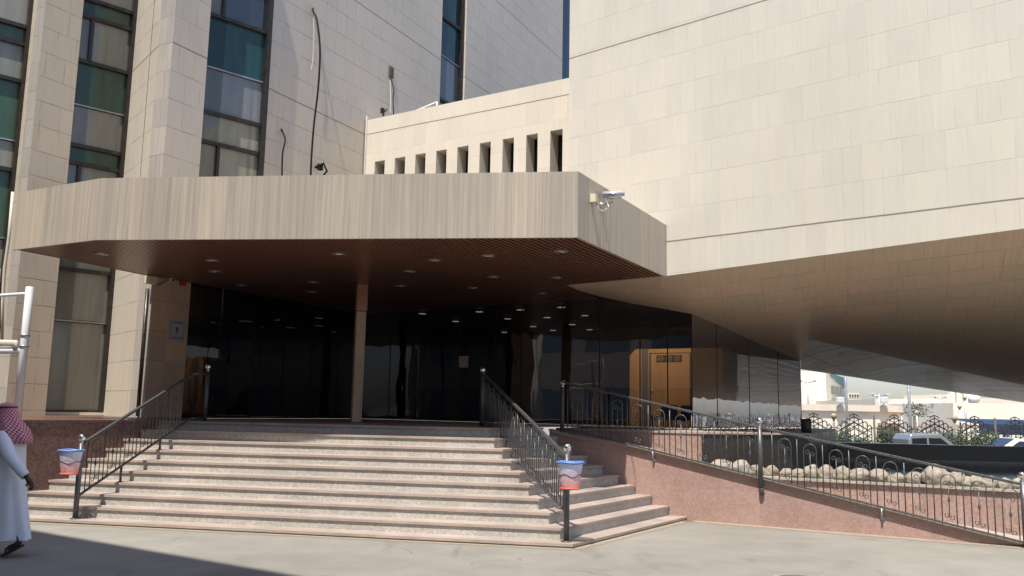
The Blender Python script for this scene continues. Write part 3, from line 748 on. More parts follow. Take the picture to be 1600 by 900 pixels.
# orange partition with grille
bo = onD(1034, 600, 21.6); ba = -62.; bd = -adir(ba); bnn = Vector((bd.y, -bd.x, 0)); bnn = bnn if bnn.y < 0 else -bnn
part = thing('timber_partition', flat(bo, G0), 'orange timber kiosk wall with door and pierced grille, behind the glass', 'partition')
zt_ = onV(1034, 545, bo, ba).z
pl_ = flat(onV(984, 600, bo, ba)); pr_ = flat(onV(1130, 600, bo, ba)); ch = flat(onV(993, 600, bo, ba))
b = MB(); L = (pr_-pl_).length; cw = (ch-pl_).length
def PP(s, z, o=0): return flat(pl_, z)+bd*s+bnn*o
prof = [(0, G0), (L, G0), (L, zt_), (cw, zt_), (0, zt_-.16)]
b.face([PP(s, z) for s, z in prof], uv=prof)
for (s, z), (s2, z2) in zip(prof, prof[1:]+prof[:1]): b.face([PP(s, z), PP(s2, z2), PP(s2, z2, -.9), PP(s, z, -.9)])
b.build('panel', 'wood', part)
b = MB()
def bs(px): return (flat(onV(px, 600, bo, ba))-pl_).dot(bd)
for px0, px1, z0, z1 in ((1015, 1017, G0, zt_-.12), (1078, 1080, G0, zt_-.12)):
    b.face([PP(bs(px0), z0, .004), PP(bs(px1), z0, .004), PP(bs(px1), z1, .004), PP(bs(px0), z1, .004)])
zl = onV(1034, 552.5, bo, ba).z; b.face([PP(bs(1015), zl, .004), PP(bs(1120), zl, .004), PP(bs(1120), zl+.02, .004), PP(bs(1015), zl+.02, .004)])
zl = onV(1034, 634, bo, ba).z
b.build('door_gap', 'mull', part)
b = MB(); b.face([PP(bs(1003), G0, .006), PP(bs(1013), G0, .006), PP(bs(1013), zt_, .006), PP(bs(1003), zt_, .006)]); b.build('steel_jamb', 'trim', part)
gz0, gz1 = onV(1034, 566, bo, ba).z, onV(1034, 555, bo, ba).z; g0, g1 = bs(1026), bs(1066)
b = MB(); gw = (g1-g0)/3; gh = gz1-gz0
b.box(PP((g0+g1)/2, (gz0+gz1)/2, .006), (g1-g0, .004, gh), bd)
b.build('grille_backing', 'mull', part)
b = MB()
for k in range(3):
    cx = g0+gw*(k+.5); cz = (gz0+gz1)/2
    for R_ in (gh*.16, gh*.34): b.tube([PP(cx+math.cos(t*math.pi/8)*R_, cz+math.sin(t*math.pi/8)*R_, .014) for t in range(16)], .006, 5, closed=True)
    for t in range(8): b.tube([PP(cx+math.cos(t*math.pi/4)*gh*.34, cz+math.sin(t*math.pi/4)*gh*.34, .014), PP(cx+math.cos(t*math.pi/4)*gh*.56, cz+math.sin(t*math.pi/4)*gh*.48, .014)], .006, 5)
b.build('grille', 'wood', part)
b = MB(); hz = onV(1020, 610, bo, ba).z; b.tube([PP(bs(1017.5), hz, .0), PP(bs(1017.5), hz, .05), PP(bs(1022), hz+.01, .05)], .012, 6); b.box(PP(bs(1017.5), hz+.52, .01), (.05, .02, .05), bd); b.build('door_handle', 'silver', part)
def chair(px, lab):
    p = flat(onD(px, 640, 20.6), G0); t = thing('low_chair', p, lab, 'chair', 'lobby chairs')
    b = MB(); b.box(p+Vector((0, 0, .20)), (.5, .48, .10), -30); b.build('seat', 'chair', t, .02)
    b = MB(); b.box(p+Vector((.09, -.17, .33)), (.46, .07, .34), 60); b.build('backrest', 'chair', t, .02)
    for sx in (-1, 1):
        for sy in (-1, 1):
            b = MB(); q = p+adir(-30)*(.2*sx)+adir(60)*(.19*sy); b.tube([flat(q, G0), flat(q, G0+.16)], .014, 6); b.build('leg', 'chair', t)
chair(1038, 'low black lounge chair nearer the middle of the timber partition, behind the glass')
chair(1068, 'low black lounge chair at the right end of the timber partition, behind the glass')
lp = onD(1040, 480, 20.2)
for nm, loc, e in (('partition_fill_light', Vector((3.0, 20.4, 4.2)), 46.),):  # added lamp without a fixture, aimed to brighten the timber partition
    ld = bpy.data.lights.new(nm, 'AREA'); ld.energy = e; ld.size = .9; ld.color = (1, .85, .62); lo = bpy.data.objects.new(nm, ld); COL.objects.link(lo)
    lo.location = loc; lo.rotation_euler = (flat(bo, 2.0)-loc).to_track_quat('-Z', 'Y').to_euler()
# paper notice on the glass
pn = [onV(x, y, gA-Vector((0, .03, 0)), GANG) for x, y in ((717.5, 574), (731, 574.5), (732, 556), (717, 556.5))]
b = MB(); b.face(pn); b.face([p+Vector((.004, .006, 0)) for p in reversed(pn)]); o = b.build('paper_notice', 'paper'); tag(o, 'pale paper sheet taped to the dark entrance glass', 'notice')

# ------------------------------------------------------------------ landing, steps
stairs = thing('entrance_steps', (-2, 13, 0), 'broad pink and grey granite entrance steps with an angled right flight', 'steps')
FA, RAn = -79., 33.
fd = adir(FA); fnv = Vector((-fd.y, fd.x, 0)); fnv = fnv if fnv.y > 0 else -fnv         # inward from the front edge
rd = adir(RAn); rnv = Vector((-rd.y, rd.x, 0)); rnv = rnv if rnv.x < 0 else -rnv         # inward from right edge
def isect(p, d, q, e):
    det = d.x*(-e.y)+e.x*d.y; w = q-p; t = (w.x*(-e.y)+e.x*w.y)/det; return p+d*t
c00 = Vector((.85, 11.56, 0))
corn = []
for k in range(10):
    corn.append(isect(c00+fnv*(.312*k), fd, c00+rnv*(.301*k), rd))
hs = [.06+.1555*k for k in range(10)]
lw = adir(GLA)
def stepoutline(k):
    C = corn[k]; Lp = isect(C, fd, GL0, lw); Rp = isect(C, rd, RP, adir(RA)); return Lp, C, Rp
for k in range(10):
    Lp, C, Rp = stepoutline(k)
    h1 = hs[k]; h0 = hs[k-1] if k else 0
    far = [Vector((3.0, 17.8, 0)), Vector((-5, 19, 0))] if k < 9 else None
    st = bpy.data.objects.new('step', None); COL.objects.link(st); st.parent = stairs; st['_o'] = stairs['_o']
    ins = .025
    Ci = isect(C+fnv*ins, fd, C+rnv*ins, rd); Li = isect(Ci, fd, GL0, lw); Ri = isect(Ci, rd, RP, adir(RA))
    if k == 0: Lp = Lp - fd*.0
    b = MB(); b.wall(Li, Ci, h0, h1-.034); b.wall(Ci, Ri, h0, h1-.034); b.build('riser', 'riser' if k else 'tread', st)
    # tread slab: band reaching under the next riser
    wd = .36
    Cn = isect(C+fnv*wd, fd, C+rnv*wd, rd); Ln = isect(Cn, fd, GL0, lw); Rn = isect(Cn, rd, RP, adir(RA))
    b = MB(); zt2, zb2 = h1, h1-.035
    for quad, dd_ in (([Lp, C, Cn, Ln], fd), ([C, Rp, Rn, Cn], rd)):
        e = Vector((dd_.y, -dd_.x, 0))
        uvq = [(p.dot(dd_), p.dot(e)) for p in quad]
        b.face([flat(p, zt2) for p in quad], uv=uvq); b.face([flat(p, zb2) for p in reversed(quad)], uv=uvq[::-1])
    b.wall(Lp, C, zb2, zt2); b.wall(C, Rp, zb2, zt2)
    b.build('tread', 'tread', st)
Lp, C, Rp = stepoutline(9)
landp = [Lp+fnv*.3, isect(C+fnv*.3, fd, C+rnv*.3, rd), Rp+rnv*.3, RP - RD*2.9 + RN*1.3, flat(Gc)+Vector((.3, -.3, 0)), flat(Gc), J, a0, flat(c3), flat(c3)+Vector((.6, -.9, 0))]
b = MB(); b.face([flat(p, G0-.002) for p in landp]); o = b.build('landing_floor', 'tread', stairs)
# dark drainage grating along the pillar foot on the landing
# ------------------------------------------------------------------ left granite plinth
pw_ = thing('granite_plinth', flat(GL0), 'brown speckled granite retaining wall beside the left end of the steps', 'wall')
g_s = isect(GL0, lw, flat(onD(20, 700, 13.5)), Vector((20-800, 1354.6, 0)).normalized())
g_s = flat(onV(23, 700, GL0, GLA)); g_e = GL0+lw*3.2
b = MB(); wl = adir(GLA-90); farl = g_s+adir(-61)*6
b.wall(g_s, g_e, 0, 1.44); b.wall(farl, g_s, 0, 1.44); b.build('facing', 'brown', pw_)
b = MB(); inn_ = adir(-61)
ins2 = -Vector((lw.y, -lw.x, 0))
b.prism([g_s-ins2*.02-lw*.02, g_e-ins2*.02, g_e+Vector((-1, 3, 0)), flat(r3)+Vector((-.5, 1, 0)), flat(p2r)+Vector((0, 1, 0)), farl-lw*.02], 1.44, 1.475); b.build('coping', 'brown', pw_, .006)
b = MB(); sl0 = flat(r3)-d46*.02+n46*.12; b.box((flat(r3)+flat(w1))/2+n46*.1+Vector((0, 0, 1.51)), ((flat(r3)-flat(w1)).length+.6, .2, .06), 46.5); o = b.build('window_sill', 'slat', tower)

# ------------------------------------------------------------------ column, plaque, alarm, camera box on the pillar
cc = onZ(556, 660, G0); cc = onD(556, 660, 18.6); cc.z = G0
col_ = thing('stone_column', flat(cc, G0), 'slim square beige stone column standing on the entrance landing', 'column')
ztop = onD(563, 487, 18.6).z
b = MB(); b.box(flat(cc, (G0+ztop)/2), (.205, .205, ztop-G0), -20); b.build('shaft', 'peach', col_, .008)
b = MB(); b.box(flat(cc, (ztop+ZC0)/2+.004), (.24, .24, ZC0-ztop-.01), -20); b.build('head', 'soffit', col_, .008)
def onF(px, py, off=.02): return onV(px, py, c3 + Fn*off, A)
pq = [onF(x, y) for x, y in ((263, 531), (286, 532), (289, 501), (266.5, 500))]
plq = thing('number_plaque', pq[0], 'small square grey plaque with the numeral two in Arabic on the shaded pillar', 'sign')
cq = (pq[0]+pq[2])/2; wq = (flat(pq[1])-flat(pq[0])).length; hq = (pq[2]-pq[1]).z
b = MB(); b.box(cq, (wq, .03, hq), A); b.build('plate', 'plate', plq, .003)
def Q2(u, v): return cq + Fd*(u*wq/2) + Vector((0, 0, v*hq/2)) + Fn*.02
b = MB()
b.tube([Q2(-.14, .26), Q2(-.12, .14), Q2(-.03, .10), Q2(.06, .14), Q2(.10, .28)], .011, 6); b.tube([Q2(-.14, .28), Q2(-.10, .05), Q2(-.05, -.15), Q2(-.03, -.32)], .012, 6)
b.build('numeral', 'ink', plq)
b = MB()
for v0 in (.72, -.76):
    u = -.72
    while u < .72:
        w_ = rnd.uniform(.06, .16); kk = rnd.random()
        b.tube([Q2(u, v0), Q2(u+w_*.5, v0-.03 if kk < .5 else v0+.05), Q2(u+w_, v0)], .0055, 5)
        if kk > .6: b.tube([Q2(u+w_*.6, v0), Q2(u+w_*.6, v0+.09)], .005, 5)
        if kk < .3: b.ball(Q2(u+w_*.5, v0+.09), .006, 6)
        u += w_+rnd.choice((.0, .0, .05))
b.build('script_line', 'ink', plq)
b = MB()
for u0, v0, u1, v1 in ((-.9, .9, .9, .9), (.9, .9, .9, -.9), (.9, -.9, -.9, -.9), (-.9, -.9, -.9, .9)): b.tube([Q2(u0, v0), Q2(u1, v1)], .003, 4)
b.build('border', 'ink', plq)
p = onF(286, 442.5, .06); ab = thing('alarm_box', p, 'small red alarm box high on the shaded pillar', 'alarm')
b = MB(); b.box(p, (.13, .08, .11), A); b.build('housing', 'redbox', ab, .01)
b = MB(); b.tube([p+Vector((0, 0, .05)), flat(p, ZC0)], .01, 6); b.build('conduit', 'redbox', ab)
p = onV(236, 438, n3+(-Vector((0, .1, 0))), -61); jb = thing('security_camera', p, 'small dark camera wired to a pale box at the top of the left pilaster', 'camera')
b = MB(); b.box(p, (.22, .14, .16), A); b.build('junction_box', 'ivory', jb, .008)
e = onF(267, 436, .13); b = MB(); b.tube([p+Vector((.1, 0, -.05)), p.lerp(e, .35)+Vector((0, 0, -.12)), e], .012, 6); b.build('arm', 'galv', jb)
b = MB(); b.lathe(e, [(.035, -.06), (.045, -.05), (.045, .05), (.03, .06)], 12, axis=Fn-Vector((0, 0, .4))); b.build('camera_body', 'ivory', jb)
b = MB(); b.lathe(e+(Fn-Vector((0, 0, .4))).normalized()*.062, [(.028, 0), (.028, .006)], 12, axis=Fn-Vector((0, 0, .4))); b.build('lens', 'black', jb)
b = MB(); q1 = onV(228, 440, n3, -61); b.tube([flat(q1, ZC0)+Vector((.08, -.08, -.25)), flat(q1, 1.5)+Vector((.08, -.08, 0))], .04, 8); o = b.build('conduit_pipe', 'frame'); tag(o, 'dark vertical conduit running down the shaded face of the left pilaster', 'pipe')

# bullet camera on canopy right face
CRn = Vector(((flat(CB)-flat(CR)).y, -(flat(CB)-flat(CR)).x, 0)).normalized(); cra = math.degrees(math.atan2((CB-CR).x, (CB-CR).y))
def onC(px, py, off): return onV(px, py, CR+CRn*off, cra)
cd = (flat(CB)-flat(CR)).normalized()
sc = thing('security_camera', onC(928, 310, 0), 'silver bullet camera on a curved bracket, on the right fascia of the canopy', 'camera')
b = MB(); b.box(onC(928, 310.5, .045), (.10, .09, .13), cd); b.build('junction_box', 'ivory', sc, .006)
b = MB(); p0 = onC(939, 320, .0); p1 = p0+CRn*.2+Vector((0, 0, .02)); b.tube([p0, p0+CRn*.08+Vector((0, 0, .01)), p1, p1+Vector((0, 0, .08))], .018, 8); b.lathe(p0, [(.045, 0), (.045, .02)], 12, axis=CRn); b.build('bracket', 'silver', sc)
cb = p1+Vector((0, 0, .115)); axc = (cd*.15+CRn*.9+Vector((0, 0, -.05))).normalized(); axc = (Vector((1, -.15, .03))).normalized()
b = MB(); b.lathe(cb, [(.045, -.15), (.055, -.14), (.055, .13), (.05, .135)], 16, axis=axc); b.build('camera_body', 'silver', sc)
b = MB(); sidev = axc.cross(Vector((0, 0, 1))).normalized()
vsun = []
for t in (-.16, .19):
    for k in range(9):
        a_ = math.pi*k/8; vsun.append(cb+axc*t+sidev*(math.cos(a_)*.07)+Vector((0, 0, 1))*(math.sin(a_)*.068))
b.raw(vsun, [(k, k+1, 9+k+1, 9+k) for k in range(8)], smooth=True); o = b.build('sun_shield', 'silver', sc); so = o.modifiers.new('s', 'SOLIDIFY'); so.thickness = .005
b = MB(); b.lathe(cb+axc*.135, [(.047, 0), (.047, .004)], 16, axis=axc); b.build('lens', 'black', sc)
b = MB(); q0 = onC(931, 316, .06); b.tube([q0, q0+Vector((.05, 0, -.12)), q0+Vector((.13, -.02, -.15)), q0+Vector((.2, -.04, -.08)), cb-axc*.13], .008, 6); b.build('cable', 'galv', sc)

# cables hanging on the tower wall
def cable(pts, r, m, lab, off=.12, spare=None):
    P = [onV(x, y, c3+Fn*o_, A) for (x, y), o_ in zip(pts, spare or [off]*len(pts))]
    # smooth
    Q_ = []
    for i in range(len(P)-1):
        p0, p1, p2, p3 = P[max(i-1, 0)], P[i], P[i+1], P[min(i+2, len(P)-1)]
        for k in range(5):
            t = k/5; Q_.append(.5*((2*p1)+(-p0+p2)*t+(2*p0-5*p1+4*p2-p3)*t*t+(-p0+3*p1-3*p2+p3)*t**3))
    Q_.append(P[-1]); b = MB(); b.tube(Q_, r, 7); o = b.build('hanging_cable', m); tag(o, lab, 'cable', 'cables hanging on the stone wall'); return o
cable([(489, 13), (490, 19), (495, 30), (499, 60), (500, 90), (497, 140), (491, 190), (487, 240), (485.5, 275)], .026, 'lead', 'long thick black cable hanging down the stone wall above the canopy', spare=[0, .1, .3, .45, .5, .45, .4, .35, .3])
cable([(490, 20), (490.5, 60), (489, 90), (486.5, 111)], .012, 'ltcable', 'thin cream cable beside the top of the long black cable', spare=[.05, .1, .1, .1])
cable([(439.5, 202), (443, 209), (445.5, 220), (441.5, 240), (440.5, 275)], .022, 'lead', 'short grey cable low on the wall beside the green window strip', spare=[0, .1, .18, .2, .2])
cable([(610, 118), (613, 130), (615.5, 142), (614, 155), (615, 180)], .016, 'lead', 'looped dark cable falling from the square hole in the wall', spare=[0, .15, .25, .2, .2])
cable([(609, 122), (610.5, 150), (609.5, 181)], .014, 'ltcable', 'thin pale cable falling from the square hole in the wall', spare=[0, .1, .15])
p = onV(610.5, 113, c3, A); b = MB(); b.box(p+Fn*.02, (.22, .06, .34), A); o = b.build('wall_box', 'stain', None, .02); tag(o, 'small dark box in a chipped square hole of the stone wall', 'box')
p = onV(490, 262, c3, A); b = MB(); b.tube([p+Fn*.05, p+Fn*.2+Vector((.1, 0, .1)), p+Fn*.25+Vector((.16, 0, -.12)), p+Fn*.2+Vector((.06, 0, -.3))], .03, 6); b.box(p+Fn*.1+Vector((.08, .05, .02)), (.13, .1, .16), A); o = b.build('cable_clamp', 'lead'); tag(o, 'tangled dark clamp at the foot of the long black cable', 'clamp')

# small bits on the annex roof edge
b = MB(); p = SP(.55, .1)+Vector((0, 0, 10.06)); b.tube([p, p+Vector((0, 0, .12)), p+Vector((.1, -.05, .2))], .03, 6); b.box(p+Vector((-.03, 0, .16)), (.1, .08, .16), A); o = b.build('roof_floodlight', 'black'); tag(o, 'tiny dark floodlight at the left end of the annex roof edge', 'floodlight')
b = MB(); p = SP(1.9, .3)+Vector((0, 0, 10.03))
b.tube([SP(1.2, .25)+Vector((0, 0, 10.02)), SP(2.35, .25)+Vector((0, 0, 10.22))], .02, 6); b.tube([SP(2.35, .25)+Vector((0, 0, 10.22)), SP(2.35, .25)+Vector((0, 0, 10.0))], .02, 6); o = b.build('roof_ladder', 'white'); tag(o, 'white metal ladder end lying on the annex roof edge', 'ladder')

# white pole with arms at far left
pp = flat(onD(27, 650, 15), 1.475)
wp = thing('pipe_post', pp, 'thick white steel pipe post with two horizontal arms at the far left', 'post')
ztp = onD(36, 448, 15).z
b = MB(); b.lathe(pp, [(.066, 0), (.066, ztp-pp.z-.01), (.055, ztp-pp.z)], 18); b.build('pipe', 'white', wp)
for y0, y1, r, dx in ((548, 549, .055, -1), (458, 454, .03, -1)):
    z_ = onD(25, y0, 15).z; b = MB(); b.tube([flat(pp, z_), flat(pp, z_)+Vector((-2.5, .2, -.02 if y0 > 500 else -.2))], r, 10); b.build('arm', 'white', wp)
z_ = onD(25, 536, 15).z; b = MB(); b.tube([flat(pp, z_-.12)+Vector((-.12, -.03, 0)), flat(pp, z_)+Vector((-.12, -.03, 0)), flat(pp, z_)+Vector((-2.5, .1, .02))], .05, 8); b.build('upper_arm', 'ltcable', wp)
b = MB()
for y_ in (524, 541): z_ = onD(32, y_, 15).z; b.lathe(flat(pp, z_), [(.082, -.015), (.082, .015)], 18)
b.build('collar', 'galv', wp)
# ropes by the left pilaster
P = [onD(x, y, 16.8) for x, y in ((20, 300), (14, 370), (7, 420), (4, 470), (3, 540))]
b = MB(); b.tube(P, .03, 6); b.tube([p+Vector((-.1, 0, 0)) for p in P[2:]], .02, 6); o = b.build('hanging_rope', 'ltcable'); tag(o, 'frayed tan ropes hanging beside the leftmost green window strip', 'rope')

# ------------------------------------------------------------------ railings
def scroll(b, c, d, up, r0, hand, turns=1.15, rt=.006, n=12):
    pts_ = []
    for i in range(n+1):
        t = i/n; a_ = math.pi/2 - hand*0 + t*turns*2*math.pi; r = r0*(1-.72*t)
        pts_.append(c + d*(hand*(math.cos(a_)*r+0)) + up*(math.sin(a_)*r))
    b.tube(pts_, rt, 5)
def railing(root, P0, P1, zt0, zt1, zb0, zb1, module=.39, start=.2, rr=.009, skip=()):
    """balusters alternate: a plain bar, then an arch with a scrolled stem"""
    P0 = flat(P0); P1 = flat(P1); d = (P1-P0); L = d.length; d.normalize(); up = Vector((0, 0, 1))
    sl = (zt1-zt0)/L
    T = lambda s: zt0+(zt1-zt0)*s/L
    B = lambda s: zb0+(zb1-zb0)*s/L
    def pt(s, z): return P0+d*s+Vector((0, 0, z))
    e = Vector((d.y, -d.x, 0))
    def bar(za, zb, w, h, nm):
        b = MB(); q = [(-w/2, -h/2), (w/2, -h/2), (w/2, h/2), (-w/2, h/2)]
        vs = [pt(0, za)+e*x+up*y for x, y in q]+[pt(L, zb)+e*x+up*y for x, y in q]
        b.raw(vs, [(0, 1, 2, 3), (7, 6, 5, 4), (0, 4, 5, 1), (1, 5, 6, 2), (2, 6, 7, 3), (3, 7, 4, 0)]); b.build(nm, 'rail', root, .006)
    bar(zt0, zt1, .055, .04, 'handrail'); bar(zb0, zb1, .04, .03, 'bottom_rail')
    s = start
    while s < L-.05:
        b = MB(); b.tube([pt(s, B(s)), pt(s, T(s))], rr, 6); b.build('baluster', 'rail', root)
        a0_, a1_ = s+module*.26, s+module*.76; cx = (a0_+a1_)/2; R_ = (a1_-a0_)/2
        if a1_ < L-.04:
            b = MB(); top = min(T(a0_), T(a1_))-.06
            zc = T(cx)-.09-R_ + 0; arch = [pt(a0_, B(a0_)), pt(a0_, zc-.02)]
            for k in range(9): a_ = math.pi-math.pi*k/8; arch.append(pt(cx+math.cos(a_)*R_, zc+math.sin(a_)*R_))
            arch += [pt(a1_, zc-.02), pt(a1_, B(a1_))]
            b.tube(arch, rr*.9, 6)
            zlo = B(cx)+.10; zhi = zc-.03; zm = (zlo+zhi)/2
            b.tube([pt(cx, zlo), pt(cx, zhi-.02)], rr*.75, 6)
            b.lathe(pt(cx, zm), [(.006, -.045), (.022, 0), (.006, .045)], 4, smooth=False)
            for hand in (-1, 1):
                dz = -.03 if (hand*sl) < 0 else .03
                # upper scroll springs from the stem and curls outward and down
                pts_ = []
                for i in range(15):
                    t = i/14; a_ = math.pi - t*2.15*math.pi; r = .036*(1-.55*t)
                    pts_.append(pt(cx+hand*(.036+math.cos(a_)*r), zhi-.02+dz*.5+math.sin(a_)*r))
                b.tube(pts_, rr*.7, 5)
                pts_ = []
                for i in range(15):
                    t = i/14; a_ = math.pi + t*2.15*math.pi; r = .036*(1-.55*t)
                    pts_.append(pt(cx+hand*(.036+math.cos(a_)*r), zlo+.01+dz*.5+math.sin(a_)*r))
                b.tube(pts_, rr*.7, 5)
            b.build('scroll_arch', 'rail', root)
        s += module
def post(root, p, z0, z1, r=.038, flange=True):
    b = MB(); b.lathe(flat(p, z0), [(r, 0), (r, z1-z0)], 14)
    if flange: b.lathe(flat(p, z0), [(r*2, 0), (r*2, .012)], 14)
    o = b.build('post', 'rail', root)
    b = MB(); b.lathe(flat(p, z1), [(r*.8, 0), (r*.8, .02), (r*.4, .03)], 14); b.ball(flat(p, z1+.03+.05), .056, 18); b.build('ball_finial', 'chrome', o, origin=root['_o'])
    return o
LR0 = flat(onD(118, 801, 13.1)); LR1 = flat(onD(320, 655, 16.0)) ; LRm = flat(onD(297, 655, 15.6))
lr = thing('stair_railing', LR0, 'dark scrolled iron railing on the left side of the steps', 'railing', 'iron railings of the entrance')
zl0 = onD(122, 690, LR0.y).z
post(lr, LR0, .06, onD(122, 692, LR0.y).z)
z_t0 = onD(126, 694, LR0.y).z; z_t1 = onD(299, 584, 15.6).z; z_b0 = onD(124, 776, LR0.y).z; z_b1 = onD(296, 654, 15.6).z
railing(lr, LR0, LRm, z_t0, z_t1, z_b0, z_b1, .36, .14)
railing2 = flat(LR1)
post(lr, LR1, G0, onD(320, 580, 16.).z)
b = MB(); b.tube([flat(LRm, z_t1), flat(LR1, onD(320, 584, 16).z)], .024, 6); b.tube([flat(LRm, z_b1), flat(LR1, z_b1+.02)], .018, 6); b.build('level_rail', 'rail', lr)
for t in (.35, .7):
    q_ = LR0.lerp(LRm, t); k_ = max(k for k in range(10) if (q_-corn[k]).dot(fnv) > 0)
    b = MB(); b.tube([flat(q_, hs[k_]), flat(q_, z_b0+(z_b1-z_b0)*t)], .02, 8); b.lathe(flat(q_, hs[k_]), [(.05, 0), (.05, .01)], 12); b.build('foot', 'rail', lr)
RR0 = flat(onD(885, 831, 11.78)); RR1 = flat(onD(752, 665, 16.2))
rr_ = thing('stair_railing', RR0, 'grey scrolled iron railing at the corner between the front and right flights', 'railing', 'iron railings of the entrance')
post(rr_, RR0, .06, onD(884, 709, RR0.y).z); post(rr_, RR1, G0, onD(751, 585, 16.2).z)
railing(rr_, RR0, RR1, onD(879, 714, RR0.y).z, onD(757, 583, 16.2).z, onD(878, 800, RR0.y).z, onD(757, 661, 16.2).z, .36, .14)
# ramp railing in front of the ramp wall
ro = -RN*.07
def onR(px, py, off=-.07): return onV(px, py, RP+RN*off, RA)
q0, q1, q2 = onR(878, 597), onR(1187, 668), onR(1598, 757)
rz = thing('ramp_railing', flat(q1), 'long sloping scrolled iron railing along the wheelchair ramp', 'railing', 'iron railings of the entrance')
p0 = flat(onR(878, 680, .05)); post(rz, p0, 1.30, onR(877, 605, .05).z, flange=False)
def s_(p): return flat(p)
tb0, tb1, tb2 = onR(878, 668).z, onR(1187, 745).z, onR(1598, 848).z
railing(rz, q0, q1, q0.z, q1.z, tb0, tb1, .385, .12)
railing(rz, q1, q2, q1.z, q2.z, tb1, tb2, .385, .19)
zz = onR(1190, 764).z
o = post(rz, q1, zz, q1.z+.03, flange=False)
b = MB(); b.tube([flat(q1, zz+.02), flat(q1, zz-.05)+RN*.02, flat(q1, zz-.07)+RN*.07], .042, 10); b.build('post_elbow', 'rail', rz)
post(rz, q2, 0, onR(1598, 752).z)
for px, py in ((1020, 716), (1378, 808)):
    q_ = onR(px, py); s = (flat(q_)-flat(q1)).length; b = MB(); b.tube([q_+Vector((0, 0, .13)), q_, q_+RN*.065-Vector((0, 0, .02))], .016, 8); b.lathe(q_+RN*.055-Vector((0, 0, .02)), [(.04, 0), (.04, .012)], 10, axis=RN); b.build('bracket', 'galv', rz)

# ------------------------------------------------------------------ ramp
ramp = thing('wheelchair_ramp', flat(RP), 'sloping wheelchair ramp with a pink granite side wall', 'ramp')
def rs(px, py): return (flat(onV(px, py, RP, RA))-RP).dot(RD)
tops = [(-2.55, 1.40), (rs(893, 684), 1.30), (rs(1000, 700.6), 1.15), (rs(1187, 749), .73), (rs(1375, 796), .39), (rs(1585, 849.5), .04), (rs(1585, 849.5)+.25, 0.)]
def RPt(s, o=0): return flat(RP)+RD*s+RN*o
b = MB()
for (s0, z0), (s1, z1) in zip(tops[:-1], tops[1:]):
    b.face([flat(RPt(s0), 0), flat(RPt(s1), 0), flat(RPt(s1), z1), flat(RPt(s0), z0)], uv=[(s0, 0), (s1, 0), (s1, z1), (s0, z0)])
b.build('side_wall', 'pink', ramp)
b = MB()
for (s0, z0), (s1, z1) in zip(tops[:-1], tops[1:]):
    b.face([flat(RPt(s0, -.03), z0+.0), flat(RPt(s1, -.03), z1), flat(RPt(s1, -.03), z1+.04), flat(RPt(s0, -.03), z0+.04)])
    b.face([flat(RPt(s0, -.03), z0+.04), flat(RPt(s1, -.03), z1+.04), flat(RPt(s1, .14), z1+.04), flat(RPt(s0, .14), z0+.04)])
    b.face([flat(RPt(s0, -.03), z0), flat(RPt(s1, -.03), z1), flat(RPt(s1, .0), z1), flat(RPt(s0, .0), z0)])
    b.face([flat(RPt(s0, .14), z0+.04), flat(RPt(s1, .14), z1+.04), flat(RPt(s1, .14), z1-.2), flat(RPt(s0, .14), z0-.2)])
b.build('edge_kerb', 'tread', ramp)
b = MB()
for (s0, z0), (s1, z1) in zip(tops[:-1], tops[1:]): b.face([flat(RPt(s0, .14), max(.008, z0-.13)), flat(RPt(s1, .14), max(.008, z1-.13)), flat(RPt(s1, 1.34), max(.008, z1-.13)), flat(RPt(s0, 1.34), max(.008, z0-.13))])
b.build('ramp_floor', 'cap', ramp)

# ------------------------------------------------------------------ planter / pool with rocks
PO = 1.3
planter = thing('pool_wall', RPt(0, PO), 'pink granite pool wall with concrete cap behind the ramp', 'wall')
def ps(px, py): return (flat(onV(px, py, RP+RN*PO, RA))-RP-RN*PO).dot(RD)
sA = ps(1050, 690)-1.2; sB = ps(1096, 690); sEnd = 12.
b = MB(); b.wall(RPt(sB-.02, PO+.02), RPt(sEnd, PO+.02), -.05, .66); b.build('facing', 'pinkrough', planter)
b = MB(); b.face([flat(RPt(sB, PO-.03), .66), flat(RPt(sEnd, PO-.03), .66), flat(RPt(sEnd, PO-.03), .70), flat(RPt(sB, PO-.03), .70)]); b.face([flat(RPt(sB, PO-.03), .70), flat(RPt(sEnd, PO-.03), .70), flat(RPt(sEnd, PO+.5), .70), flat(RPt(sB, PO+.5), .70)]); b.face([flat(RPt(sB, PO+.5), .70), flat(RPt(sEnd, PO+.5), .70), flat(RPt(sEnd, PO+.5), .2), flat(RPt(sB, PO+.5), .2)]); b.face([flat(RPt(sB, PO-.03), .66), flat(RPt(sEnd, PO-.03), .66), flat(RPt(sEnd, PO+.02), .66), flat(RPt(sB, PO+.02), .66)]); b.build('cap', 'cap', planter)
bx = thing('terrace_wall', RPt(sA, PO), 'raised pink and dark granite terrace wall under the lobby glass', 'wall')
T1 = RPt(sB, PO); T2 = flat(onD(1264, 680, 16.9)); T3 = flat(S)+Vector((1.0, .2, 0))
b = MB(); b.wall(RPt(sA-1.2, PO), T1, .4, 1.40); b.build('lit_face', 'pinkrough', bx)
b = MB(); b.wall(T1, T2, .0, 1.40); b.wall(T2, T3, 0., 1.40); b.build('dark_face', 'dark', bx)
b = MB(); tp = [RPt(sA-1.2, PO-.02), RPt(sB, PO-.02)+RD*.02, T2+Vector((.03, -.03, 0)), T3, flat(S), flat(Gc), flat(Gc)+Vector((-2, 1.2, 0))]; b.prism(tp, 1.40, 1.435); b.build('coping', 'tread', bx)
